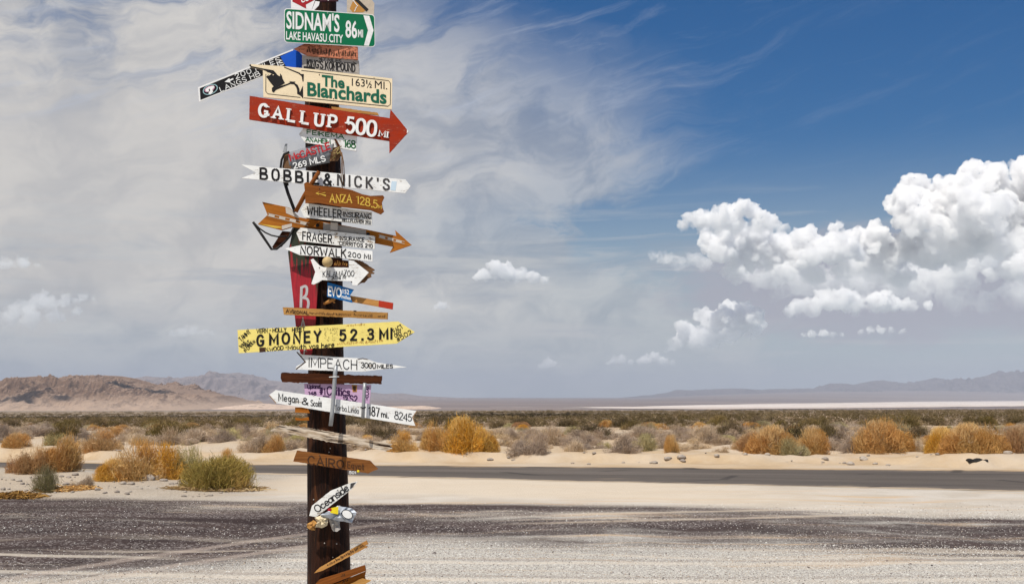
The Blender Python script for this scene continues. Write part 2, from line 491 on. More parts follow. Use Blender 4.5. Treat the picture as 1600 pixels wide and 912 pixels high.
# --- the dry salt lake, a white sheet lying on the plain
sm, nt, out = new_mat('salt crust')
pos = N(nt, 'ShaderNodeNewGeometry').outputs['Position']
s1 = noise(nt, vmap(nt, pos, (0.0006, 0.003, 1)), 1.0, 5, 0.6)
principled(nt, out, mixc(nt, s1.smooth(0.35, 0.65), (0.50, 0.41, 0.35), (0.68, 0.62, 0.57)), 0.9)
sv, sf = [], []
ss = np.linspace(-0.02, 0.62, 70)
for s in ss:
    yn = np.interp(s, [0, 0.05, 0.11, 0.175, 0.3, 0.46, 0.62], [3000, 2800, 2560, 2450, 2700, 3250, 3600])
    yf = np.interp(s, [0.0, 0.05, 0.11, 0.175, 0.3, 0.46, 0.62], [3020, 2900, 3100, 3800, 5600, 9000, 11000])
    yn = yn * (1 + 0.02 * float(fbm([[s * 30, 0, 0]], 3, 4)[0])); yf = max(yf * (1 + 0.03 * float(fbm([[s * 25, 5, 0]], 3, 4)[0])), yn + 20)
    for k in range(13):
        y = yn + (yf - yn) * k / 12
        x = s * y
        zz = float(terrain(np.array([x]), np.array([y]))[0])
        sv.append((x, y, zz + 1.2 if y > 2300 else zz + 0.8))
for i in range(len(ss) - 1):
    for k in range(12):
        a = i * 13 + k; sf.append((a, a + 13, a + 14, a + 1))
so = link_mesh('salt_flat', sv, sf, sm, smooth=True); tag(so, kind='structure')


# ------------------------------------------------------------------ hills
def hill_mat(name, c1, c2, c3, sc_, bstr, apron=None):
    m, nt, out = new_mat(name)
    pos = N(nt, 'ShaderNodeNewGeometry').outputs['Position']
    a = noise(nt, pos, sc_, 6, 0.65); b = noise(nt, pos, sc_ * 7, 5, 0.7)
    nrm = N(nt, 'ShaderNodeSeparateXYZ', {0: N(nt, 'ShaderNodeNewGeometry').outputs['Normal']})
    steep = E(nt, nrm.outputs[2])
    c = mixc(nt, a.smooth(0.35, 0.65), c1, c2)
    c = mixc(nt, (steep + (b - 0.5) * 0.35).smooth(0.86, 0.97), c, c3)
    c = mixc(nt, b.smooth(0.52, 0.66) * 0.75, c, tuple(v * 0.40 for v in c1))
    c = mixc(nt, noise(nt, pos, sc_ * 22, 3, 0.6).smooth(0.55, 0.68) * 0.5, c, tuple(v * 0.45 for v in c1))
    if apron:
        zz_ = E(nt, N(nt, 'ShaderNodeSeparateXYZ', {0: pos}).outputs[2])
        c = mixc(nt, (zz_ + (a - 0.5) * 26.0).smooth(apron[1], apron[0]) * 0.8, c, (0.42, 0.31, 0.235))
    principled(nt, out, c, 0.95, bump(nt, b + a, bstr, 1.0 / sc_ * 0.05), spec=0.1)
    return m


def ridge(name, prof, D, depth_front, depth_back, mat, base_z, rough, nscale, seed, nu=420, nv=90):
    """mountain range: crest profile (photo directions) set at distance D, spurs running down to the plain"""
    us = np.array([p[0] for p in prof]); zs = np.array([at(p[0], p[1], D)[2] for p in prof])
    xs_ = np.array([at(p[0], 600, D)[0] for p in prof])
    x = np.linspace(xs_[0], xs_[-1], nu); H = np.interp(x, xs_, zs)
    t = np.concatenate([np.linspace(-1, 0, nv * 2 // 3), np.linspace(0, 1, nv - nv * 2 // 3)[1:]])
    Xg, Tg = np.meshgrid(x, t); Hg = np.meshgrid(H, t)[0]
    Yg = D + np.where(Tg < 0, Tg * depth_front, Tg * depth_back)
    p = np.stack([Xg, Yg, np.zeros_like(Xg)], -1).reshape(-1, 3)
    warp = fbm(p * nscale * 0.4, 3, seed + 40).reshape(Xg.shape) * 0.22
    prof_t = np.clip(1 - np.abs(Tg) + warp * (np.abs(Tg) > 0.02), 0, 1) ** 1.25
    rid = fbm(p * nscale, 6, seed, 0.52, ridged=True).reshape(Xg.shape)
    fine = fbm(p * nscale * 5, 5, seed + 9, 0.62, ridged=True).reshape(Xg.shape)
    rel = np.maximum(Hg - base_z, 0)
    z = base_z + rel * prof_t + rel * rough * (rid * 0.8 - 0.55 + fine * 0.34) * (0.06 + 0.94 * np.minimum(1, np.abs(Tg) * 3.0)) * np.minimum(1, (1 - np.abs(Tg)) * 2.5)
    z = z - 0.6 - 10 * (np.abs(Tg) > 0.985)
    n_v, n_u = Xg.shape
    ii = np.arange(n_u * n_v).reshape(n_v, n_u)
    q = np.stack([ii[:-1, :-1], ii[:-1, 1:], ii[1:, 1:], ii[1:, :-1]], -1).reshape(-1, 4)
    me = fast_mesh(name, np.stack([Xg, Yg, z], -1).reshape(-1, 3), q, mat, True)
    o = bpy.data.objects.new(name, me); C.objects.link(o)
    return tag(o, kind='structure')


near_hill = hill_mat('brown rocky hill', (0.135, 0.084, 0.058), (0.19, 0.122, 0.085), (0.265, 0.18, 0.13), 0.02, 1.0, (-22.0, 16.0))
far_hill = hill_mat('distant mountain', (0.15, 0.118, 0.118), (0.20, 0.16, 0.155), (0.24, 0.195, 0.185), 0.0025, 0.7)  # rock colours paled to stand in for more haze over this range
blue_hill = hill_mat('blue distant mountain', (0.075, 0.062, 0.070), (0.11, 0.09, 0.098), (0.13, 0.108, 0.112), 0.0025, 0.7)
sand_hill = hill_mat('pale sand hill', (0.46, 0.34, 0.26), (0.52, 0.39, 0.30), (0.55, 0.42, 0.33), 0.006, 0.4)
ridge('rocky_hill', [(-420, 640), (-330, 612), (-220, 600), (-120, 606), (-50, 600), (0, 595), (22, 590), (58, 588), (81, 593), (125, 589), (162, 586.5), (190, 588), (216, 592), (245, 600), (275, 606), (312, 614), (353, 618), (372, 628), (400, 637), (450, 641)],
      3000, 900, 700, near_hill, -26.0, 0.27, 0.0075, 3, nu=1000, nv=220)
ridge('sand_hill', [(330, 641), (375, 633), (410, 630), (437, 632), (470, 634), (540, 635), (620, 634), (665, 633), (690, 637), (740, 641)],
      2750, 240, 300, sand_hill, -26.0, 0.22, 0.012, 8, nu=300, nv=60)
ridge('far_mountain', [(150, 606), (200, 596), (244, 591), (297, 590), (340, 585), (372, 581), (400, 588), (415, 593), (462, 597), (520, 604), (570, 611), (600, 615), (628, 614), (656, 618), (694, 620), (760, 623), (830, 625)],
      9500, 2600, 1500, far_hill, -26.0, 0.30, 0.0018, 12)
ridge('far_mountain', [(960, 622), (1030, 616), (1060, 611), (1100, 609.5), (1156, 606.5), (1185, 609), (1218, 608), (1275, 608), (1300, 599), (1315, 600), (1331, 602), (1350, 598), (1375, 595), (1400, 597), (1422, 599), (1445, 593), (1462, 589.5), (1480, 593), (1494, 592), (1515, 593), (1535, 588), (1550, 586), (1575, 588), (1600, 586), (1700, 580), (1850, 590)],
      15500, 2600, 2000, blue_hill, -26.0, 0.26, 0.0024, 15)

# ------------------------------------------------------------------ air
hm, nt, out = new_mat('desert air')
vol = N(nt, 'ShaderNodeVolumePrincipled', {'Color': (0.56, 0.635, 0.76, 1), 'Density': 6.5e-5, 'Anisotropy': 0.0})
nt.links.new(vol.outputs[0], out.inputs['Volume'])
hx, hy0, hy1, hz0, hz1 = 32000, -400, 27000, -60, 520
hv = [(-hx, hy0, hz0), (hx, hy0, hz0), (hx, hy1, hz0), (-hx, hy1, hz0), (-hx, hy0, hz1), (hx, hy0, hz1), (hx, hy1, hz1), (-hx, hy1, hz1)]
hf = [(0, 3, 2, 1), (4, 5, 6, 7), (0, 1, 5, 4), (1, 2, 6, 5), (2, 3, 7, 6), (3, 0, 4, 7)]
ho = link_mesh('haze', hv, hf, hm); tag(ho, kind='stuff')


CLOUD_DENS = 0.0095
# ------------------------------------------------------------------ heaped clouds: real bodies of puffs far beyond the mountains


def cloud_mat(name, dens, even=False, fade=0.25):
    m, nt, out = new_mat(name)
    dn = dens
    if not even:
        pos = N(nt, 'ShaderNodeTexCoord').outputs['Object']
        n1 = noise(nt, pos, 1 / 900.0, 5, 0.62)
        up = E(nt, N(nt, 'ShaderNodeSeparateXYZ', {0: N(nt, 'ShaderNodeTexCoord').outputs['Generated']}).outputs[2])
        dn = (n1 + up * 0.10).smooth(0.40, 0.60) * up.smooth(0.02, 0.55, fade, 1.0) * dens
    q = N(nt, 'ShaderNodeVolumeScatter', {'Color': (1.0, 0.988, 0.957, 1), 'Density': dn, 'Anisotropy': 0.0})
    nt.links.new(q.outputs[0], out.inputs['Volume'])
    return m


cm, mid_cm, soft_cm, dense_cm = cloud_mat('cumulus', CLOUD_DENS), cloud_mat('thin cumulus', 0.0060, fade=0.2), cloud_mat('soft cumulus', 0.0020, fade=0.3), cloud_mat('dense shadow cumulus', 0.10, True)


def ico(sub):
    bm = bmesh.new(); bmesh.ops.create_icosphere(bm, subdivisions=sub, radius=1.0)
    bm.verts.ensure_lookup_table()
    v = np.array([q.co[:] for q in bm.verts]); f = np.array([[w.index for w in q.verts] for q in bm.faces]); bm.free()
    return v, f


ICO2, ICO3 = ico(2), ico(3)


def cloud(label, blobs, D, seed, group=None, mat=None):
    """blobs: (u, v, radius in photo px) seen at distance D; each sprouts smaller puffs on its upper side"""
    r_ = np.random.default_rng(seed); k = D / F
    S = []
    for (u, v, r) in blobs:
        c = at(u, v, D) + np.array((0, r_.normal() * r * k * 0.8, 0)); rad = r * k
        S.append((c, rad, ICO3))
        for _ in range(30):
            d = r_.normal(size=3); d[2] = d[2] * 0.8 + 0.25; d[1] -= 0.3; d /= np.linalg.norm(d)
            r2 = rad * r_.uniform(0.14, 0.46); c2 = c + d * rad * r_.uniform(0.8, 1.1) * np.array((1, 1, 0.92))
            S.append((c2, r2, ICO3 if r2 > 60 * k * 0.2 else ICO2))
            for _ in range(6):
                e = r_.normal(size=3); e = e * 0.8 + d * 0.6; e /= np.linalg.norm(e)
                r3 = r2 * r_.uniform(0.25, 0.5)
                S.append((c2 + e * r2 * 0.92, r3, ICO2))
    V, Fc, off = [], [], 0
    for c, rad, (iv, if_) in S:
        w = iv * rad * np.array((1, 1, 0.9)) + c
        V.append(w); Fc.append(if_ + off); off += len(iv)
    V = np.concatenate(V); Fc = np.concatenate(Fc)
    cen = V.mean(0)
    me = fast_mesh('cloud', V - cen, Fc, None, True)
    tmp = bpy.data.objects.new('cloud', me); C.objects.link(tmp)
    md = tmp.modifiers.new('weld', 'REMESH'); md.mode = 'VOXEL'; md.voxel_size = 1.1 * k
    dg = bpy.context.evaluated_depsgraph_get()
    m2 = bpy.data.meshes.new_from_object(tmp.evaluated_get(dg))
    bpy.data.objects.remove(tmp); bpy.data.meshes.remove(me)
    n = len(m2.vertices); co = np.empty(n * 3, np.float32); m2.vertices.foreach_get('co', co); co = co.reshape(-1, 3)
    q = co.astype(float) / k
    dsp = np.stack([fbm(q * 0.11 + ax * 31, 5, seed + ax * 7, 0.6) for ax in range(3)], -1) * 2.8 * k
    m2.vertices.foreach_set('co', (co + dsp).astype(np.float32).ravel()); m2.update()
    m2.materials.clear(); m2.materials.append(mat or cm); m2.name = 'cloud'
    m2.polygons.foreach_set('use_smooth', np.ones(len(m2.polygons), bool))
    o = bpy.data.objects.new('cloud', m2); C.objects.link(o); o.location = cen
    tag(o, label, 'cloud', group)
    return o


CLG = 'heaped white clouds over the far mountains'
cloud('tall heaped white cloud cut by the right edge, highest in the sky',
      [(1425, 330, 26), (1440, 310, 34), (1470, 318, 34), (1500, 308, 34), (1530, 290, 34), (1550, 275, 24), (1575, 290, 30), (1600, 285, 34), (1635, 290, 50), (1500, 345, 36), (1545, 345, 40), (1590, 350, 44), (1640, 365, 50), (1430, 350, 26), (1465, 365, 26), (1530, 375, 26), (1415, 318, 14), (1500, 385, 28), (1560, 390, 32), (1610, 395, 34), (1465, 390, 22)], 38000, 1, CLG)
cloud('flat-bottomed white cloud with a rounded dome, upper left of the cloud bank',
      [(1068, 352, 8), (1080, 346, 13), (1100, 343, 15), (1122, 340, 17), (1145, 334, 17), (1158, 326, 14), (1175, 332, 13), (1192, 345, 15), (1212, 350, 12), (1228, 356, 8), (1120, 355, 12), (1150, 352, 14), (1180, 356, 13)], 36000, 2, CLG)
cloud('long bank of many white and grey puffs under the domed cloud',
      [(1108, 368, 12), (1130, 368, 14), (1160, 366, 15), (1190, 366, 15), (1118, 380, 16), (1125, 395, 19), (1150, 385, 20), (1165, 405, 20), (1185, 385, 22), (1210, 400, 22), (1225, 380, 22), (1260, 372, 20), (1255, 400, 24), (1290, 392, 24), (1320, 380, 22), (1345, 400, 28), (1365, 375, 22), (1385, 400, 28), (1415, 385, 26), (1440, 400, 26), (1470, 395, 24), (1320, 425, 20), (1225, 428, 18), (1150, 428, 16), (1280, 425, 18), (1370, 430, 20), (1410, 430, 20), (1300, 358, 8), (1312, 352, 7), (1340, 362, 9)], 40000, 3, CLG)
cloud('bright oval cloud puff at the front of the cloud bank', [(1270, 400, 14), (1295, 393, 18), (1320, 388, 18), (1340, 398, 12)], 35000, 12, CLG)
cloud('low white cloud puffs leaning left under the grey cloud bank',
      [(1232, 488, 8), (1245, 480, 12), (1270, 482, 15), (1290, 468, 16), (1310, 470, 18), (1340, 472, 18), (1375, 470, 18), (1400, 474, 14), (1425, 478, 11), (1450, 478, 7)], 37000, 4, CLG)
cloud('bright cloud puff at the right edge below the tall cloud', [(1540, 425, 7), (1556, 430, 10), (1580, 420, 18), (1605, 412, 24), (1625, 420, 28), (1562, 378, 9), (1556, 366, 7), (1568, 392, 7)], 36000, 5, CLG)
cloud('twin-towered small white cloud low at the left foot of the bank',
      [(1100, 492, 12), (1115, 503, 17), (1130, 496, 16), (1141, 478, 11), (1150, 503, 19), (1162, 486, 16), (1172, 500, 16), (1185, 512, 13), (1068, 508, 10), (1077, 520, 15), (1092, 530, 17), (1060, 534, 12), (1046, 540, 9), (1115, 522, 18), (1140, 520, 16)], 38000, 6, CLG)
cloud('lone flat white cloud at mid height right of the signs', [(745, 434, 6), (756, 430, 10), (775, 424, 13), (792, 425, 14), (812, 430, 12), (832, 434, 10), (850, 438, 6)], 36000, 7, CLG)
cloud('tiny white cloud just right of the red-tipped stick', [(682, 481, 5), (691, 478, 7), (701, 481, 4)], 36000, 8, CLG, mid_cm)
cloud('small faint cloud low over the horizon, leftmost of the low row', [(845, 572, 4), (852, 568, 6), (862, 567, 7), (872, 574, 4)], 40000, 9, CLG, mid_cm)
cloud('low faint cloud in the middle of the low row over the horizon', [(950, 566, 4), (960, 564, 6), (972, 563, 7), (985, 566, 5)], 40000, 10, CLG, mid_cm)
cloud('low faint cloud with an uneven top left of the right mountains', [(1000, 564, 5), (1012, 560, 8), (1024, 557, 9), (1036, 564, 7), (1050, 567, 5)], 40000, 13, CLG, mid_cm)
cloud('thin long cloud strip, left one of the low pair at the right', [(1255, 524, 4), (1268, 522, 6), (1285, 521, 7), (1302, 522, 6), (1316, 524, 4)], 40000, 11, CLG, mid_cm)
cloud('thin short cloud strip, right one of the low pair at the right', [(1345, 519, 4), (1358, 517, 6), (1375, 516, 7), (1392, 517, 6), (1408, 519, 4)], 40000, 14, CLG, mid_cm)
cloud('hazy lavender-white underside of the cloud bank at the right', [(1190, 430, 24), (1225, 445, 24), (1260, 440, 28), (1300, 450, 24), (1345, 440, 28), (1385, 450, 26), (1420, 440, 28), (1460, 430, 30), (1500, 420, 32), (1540, 400, 30), (1490, 455, 22), (1580, 455, 18), (1440, 465, 20), (1500, 470, 20), (1545, 470, 20), (1600, 465, 24), (1620, 430, 30), (1330, 470, 18), (1285, 468, 16)], 42000, 21, CLG, soft_cm)
cloud('faint hazy cloud at the left photo edge, highest of the pale left group', [(0, 415, 8), (14, 412, 10), (30, 410, 10), (45, 414, 8), (58, 416, 5)], 42000, 31, CLG, soft_cm)
cloud('faint broad hazy cloud with uneven top low at the left photo edge', [(5, 500, 14), (20, 488, 12), (40, 480, 13), (62, 470, 14), (80, 474, 12), (98, 470, 10), (50, 500, 14), (85, 495, 12), (115, 486, 8)], 42000, 32, CLG, soft_cm)
cloud('faint small oval cloud left of the post near the yellow arrow', [(270, 522, 6), (285, 518, 9), (302, 517, 9), (318, 520, 7), (332, 522, 4)], 42000, 33, CLG, soft_cm)
cloud('faint little cloud between the pale left group and the signs', [(120, 470, 6), (132, 466, 7), (146, 468, 6)], 42000, 34, CLG, soft_cm)
cloud('thin hazy cloud shreds left of the cloud bank', [(1020, 400, 8), (1035, 405, 10), (1050, 402, 10), (1065, 410, 12), (1085, 405, 12), (1100, 412, 12)], 42000, 22, CLG, soft_cm)
# unseen clouds added overhead to cast shadows on the rocky hill and left plain
def overhead(u, v, Y, z, w, seed, sx_=1.0):
    p = at(u, v, Y); t_ = (1500 - p[2]) / sdir.z
    c = p + np.array(sdir) * t_
    r_ = np.random.default_rng(seed); V, Fc, off = [], [], 0
    for i in range(14):
        iv, f = ICO3; rr = w * r_.uniform(.28, .5)
        V.append(iv * rr * np.array((1, 1, .6)) + np.array((r_.normal() * w * .5 * sx_, r_.normal() * w * (.9 if sx_ == 1 else .45), r_.normal() * 8))); Fc.append(f + off); off += len(iv)
    tmp = bpy.data.objects.new('cloud', fast_mesh('cloud', np.concatenate(V), np.concatenate(Fc), None, True)); C.objects.link(tmp)
    md = tmp.modifiers.new('weld', 'REMESH'); md.mode = 'VOXEL'; md.voxel_size = w / 16
    m2 = bpy.data.meshes.new_from_object(tmp.evaluated_get(bpy.context.evaluated_depsgraph_get())); bpy.data.objects.remove(tmp)
    m2.materials.clear(); m2.materials.append(dense_cm)
    o = bpy.data.objects.new('cloud', m2); C.objects.link(o); o.location = c
    tag(o, 'unseen small cloud overhead, one of several added to shade hill and plain', 'cloud', 'unseen clouds added overhead')
for a in ((204, 608, 2720, 0, 55, 1), (-12, 612, 2720, 0, 70, 2), (40, 634, 2330, 0, 50, 3), (-150, 615, 2800, 0, 120, 4)): overhead(*a)
for a in ((30, 656, 235, 0, 62, 6, 1.8), (170, 655, 240, 0, 56, 7, 1.6), (300, 654, 250, 0, 50, 8, 1.6), (400, 652, 270, 0, 34, 9, 1.6)): overhead(*a)


# ------------------------------------------------------------------ desert shrubs
def leaf_mat(name, rough=0.8, trans=0.25):
    m, nt, out = new_mat(name)
    a = N(nt, 'ShaderNodeVertexColor', layer_name='tint')
    info = N(nt, 'ShaderNodeObjectInfo')
    rv = E(nt, info.outputs['Random'])
    h = N(nt, 'ShaderNodeHueSaturation', {'Color': a.outputs['Color'], 'Hue': rv * 0.016 + 0.492, 'Saturation': rv * 0.25 + 0.80, 'Value': rv * 0.40 + 0.80})
    d = N(nt, 'ShaderNodeBsdfDiffuse', {'Color': h.outputs[0]})
    t = N(nt, 'ShaderNodeBsdfTranslucent', {'Color': h.outputs[0]})
    x = N(nt, 'ShaderNodeMixShader', {0: trans, 1: d.outputs[0], 2: t.outputs[0]})
    nt.links.new(x.outputs[0], out.inputs[0])
    return m


M_LEAF = leaf_mat('dry shrub leaves')
M_TWIG = leaf_mat('woody stems', trans=0.0)


def strands(base, tip, width, cols, r_, bend=0.15, mid_w=1.0):
    """thin tapering blades from base to tip (n,3): two quads each -> verts, quads, colours"""
    n = len(base)
    ax = tip - base; L = np.linalg.norm(ax, axis=1, keepdims=True) + 1e-9; ax = ax / L
    side = np.cross(ax, r_.normal(size=(n, 3))); side /= np.linalg.norm(side, axis=1, keepdims=True) + 1e-9
    mid = (base + tip) / 2 + r_.normal(size=(n, 3)) * L * bend
    w = np.asarray(width).reshape(-1, 1) / 2
    V = np.stack([base - side * w * 0.7, base + side * w * 0.7, mid - side * w * mid_w, mid + side * w * mid_w, tip - side * w * 0.35, tip + side * w * 0.35], 1).reshape(-1, 3)
    k = np.arange(n)[:, None] * 6
    Fq = np.concatenate([k + np.array([[0, 1, 3, 2]]), k + np.array([[2, 3, 5, 4]])], 0)
    Cc = np.repeat(cols, 6, 0)
    return V, Fq, Cc


def shrub_mesh(kind, n, r_, lumps=5):
    """a bush of unit size: radius about 1, height about 1, made of many fine stems and leaves"""
    pal = {
        'gold': [(0.58, 0.285, 0.050), (0.64, 0.35, 0.080), (0.48, 0.215, 0.036), (0.54, 0.33, 0.095), (0.66, 0.45, 0.19)],
        'grey': [(0.50, 0.38, 0.275), (0.42, 0.315, 0.23), (0.58, 0.46, 0.34), (0.47, 0.335, 0.21), (0.56, 0.40, 0.23)],
        'green': [(0.135, 0.100, 0.034), (0.17, 0.125, 0.044), (0.11, 0.080, 0.027), (0.22, 0.155, 0.062), (0.32, 0.22, 0.11)],
        'olive': [(0.36, 0.265, 0.050), (0.42, 0.31, 0.075), (0.29, 0.225, 0.050), (0.52, 0.33, 0.085), (0.60, 0.38, 0.11)],
        'sprig': [(0.26, 0.235, 0.070), (0.32, 0.27, 0.09), (0.20, 0.18, 0.06), (0.36, 0.29, 0.13), (0.40, 0.31, 0.16)],
        'pale': [(0.46, 0.38, 0.17), (0.52, 0.44, 0.22), (0.38, 0.32, 0.13), (0.42, 0.32, 0.12), (0.34, 0.30, 0.14)],
    }[kind]
    pal = np.array(pal)
    sparse = 0.42 if kind == 'sprig' else 1.0; n = int(n * sparse)
    open_ = {'gold': 0.55, 'grey': 0.45, 'green': 0.95, 'olive': 0.7, 'pale': 0.4, 'sprig': 1.2}[kind]
    # clumps: each with a centre direction, reach and tint of its own
    m = lumps * 3
    ph = r_.uniform(0, 2 * math.pi, m); ce = r_.uniform(0.10, 1.0, m)
    cd = np.stack([np.cos(ph) * np.sqrt(1 - ce ** 2), np.sin(ph) * np.sqrt(1 - ce ** 2), ce], 1)
    reach = r_.uniform(0.38, 1.12, m); ctint = pal[r_.integers(0, len(pal), m)] * r_.uniform(0.8, 1.2, (m, 1))
    ci = r_.integers(0, m, n)
    d = cd[ci] + r_.normal(size=(n, 3)) * (0.17 + 0.10 * open_); d[:, 2] = np.abs(d[:, 2]) - 0.10
    d /= np.linalg.norm(d, axis=1, keepdims=True)
    rr = reach[ci] * r_.uniform(0.45, 1.0, n) ** 0.5
    tip = d * rr[:, None] * np.array((1, 1, 1.0))
    ln = r_.uniform(0.08, 0.26, n) * (1 + 0.3 * open_)
    dirn = d * 0.8 + np.array((0, 0, 0.45)) + r_.normal(size=(n, 3)) * 0.48
    dirn /= np.linalg.norm(dirn, axis=1, keepdims=True)
    base = tip - dirn * ln[:, None]; base[:, 2] = np.maximum(base[:, 2], -0.16)
    cols = 0.6 * ctint[ci] + 0.4 * pal[r_.integers(0, len(pal), n)]
    cols *= r_.uniform(0.75, 1.2, (n, 1))
    wd = r_.uniform(0.006, 0.015, n) * (0.9 if kind != 'green' else 1.25)
    V, Fq, Cc = strands(base, tip, wd, cols, r_, 0.10)
    # woody stems from the root crown up to the clumps
    k = m * 6
    si = r_.integers(0, m, k)
    st = cd[si] * reach[si][:, None] * r_.uniform(0.45, 0.9, (k, 1)) + r_.normal(size=(k, 3)) * 0.05
    st[:, 2] = np.abs(st[:, 2])
    sb = r_.normal(size=(k, 3)) * 0.06; sb[:, 2] = 0
    sc_ = np.array([(0.20, 0.15, 0.11)]) * r_.uniform(0.6, 1.5, (k, 1))
    V2, F2, C2 = strands(sb, st, r_.uniform(0.012, 0.025, k), sc_, r_, 0.08)
    return (V, Fq, Cc), (V2, F2, C2)


PROTO, PSIZE = {}, {}
def protos(kind, n, count, seed):
    r_ = np.random.default_rng(seed)
    L = []; PSIZE[kind] = []
    for i in range(count):
        (V, Fq, Cc), (V2, F2, C2) = shrub_mesh(kind, n, r_, 4 + i)
        PSIZE[kind].append((float(np.percentile(np.abs(V[:, :2]), 98.5)), float(np.percentile(V[:, 2], 99.3))))
        L.append((fast_mesh(kind + '_foliage', V, Fq, M_LEAF, False, Cc), fast_mesh(kind + '_stems', V2, F2, M_TWIG, False, C2),
                  fast_mesh(kind + '_shrub', np.concatenate([V, V2]), np.concatenate([Fq, F2 + len(V)]), M_LEAF, False, np.concatenate([Cc, C2]))))
    PROTO[kind] = L


protos('gold', 13000, 6, 1); protos('grey', 6500, 6, 2); protos('green', 4600, 5, 3); protos('olive', 13000, 2, 4); protos('pale', 6000, 3, 5); protos('sprig', 6500, 2, 6)
NAMES = {'gold': 'golden_bush', 'grey': 'grey_bush', 'green': 'creosote_bush', 'olive': 'olive_bush', 'pale': 'straw_bush', 'sprig': 'green_bush'}


def tz(x, y): return float(terrain(np.array([x]), np.array([y]))[0])


YS = 5.0 * 1.0025 ** np.arange(1750)
def foot(u, v):
    """where the line of sight through a photo point meets the terrain"""
    d = ray(u, v)
    f = CAMZ + d[2] * YS / d[1] - terrain(d[0] * YS / d[1], YS)
    i = int(np.argmax(f < 0))
    return d[0] / d[1] * YS[i], float(YS[i])


def bush(kind, x, y, w, h, label, group=None, parts=False, seed=0):
    r_ = random.Random(seed * 7919 + int(x * 100) + int(y * 31))
    pi_ = r_.randrange(len(PROTO[kind])); pr_ = PROTO[kind][pi_]; pw_, ph_ = PSIZE[kind][pi_]
    z = tz(x, y) - 0.02
    S = (w / 2 * 1.12 / pw_, w / 2 * 1.0 / pw_, h / ph_); rz = r_.uniform(0, 6.28)
    if parts:
        t = bpy.data.objects.new(NAMES[kind], None); C.objects.link(t)
        for nm, me in (('foliage', pr_[0]), ('stems', pr_[1])):
            o = bpy.data.objects.new(nm, me); C.objects.link(o); o.parent = t
        t.empty_display_size = 0.1
    else:
        t = bpy.data.objects.new(NAMES[kind], pr_[2]); C.objects.link(t)
    t.location = (x, y, z); t.rotation_euler = (0, 0, rz); t.scale = S
    return tag(t, label, 'bush', group)


def bush_px(kind, u, vb, wpx, hpx, label, group=None, seed=0):
    x, y = foot(u, vb)
    if y > road_far(x): x, y = x * (y + .8) / y, y + .8
    return bush(kind, x, y, wpx * y / F, hpx * y / F, label, group, True, seed)


NG, FG = 'bushes at the left in front of the road', 'golden bushes along the far side of the road'
bush_px('gold', 44, 738, 52, 34, 'small golden bush at the far left, left half of the pair beside the road end', NG, 1)
bush_px('gold', 84, 736, 66, 50, 'upright golden bush at the far left, taller one of the pair behind the green tuft', NG, 2)
bush_px('gold', 22, 712, 40, 22, 'faint golden bush at the left photo edge beyond the road', FG, 3)
bush_px('sprig', 70, 768, 46, 42, 'small sparse green bush standing alone on the gravel at the far left', NG, 4)
bush_px('gold', 160, 712, 58, 30, 'golden bush beyond the road between the left pair and the big golden clump', FG, 5)
bush_px('gold', 174, 750, 56, 32, 'lower left bush of the big golden clump near the road', NG, 6)
bush_px('gold', 216, 749, 82, 56, 'tallest middle bush of the big golden clump near the road', NG, 7)
bush_px('gold', 258, 748, 70, 52, 'right bush of the big golden clump, next to the green-topped bush', NG, 8)
bush_px('pale', 305, 748, 58, 50, 'loose straw-coloured bush behind the green-topped bush', NG, 9)
bush_px('olive', 340, 764, 88, 50, 'wide green-topped bush with a yellow skirt of litter, left of the signpost', NG, 10)
bush_px('grey', 128, 760, 34, 16, 'low grey twiggy tuft on the gravel right of the small green bush', NG, 11)
bush_px('gold', 355, 728, 30, 26, 'small golden bush half hidden behind the green-topped bush', NG, 12)
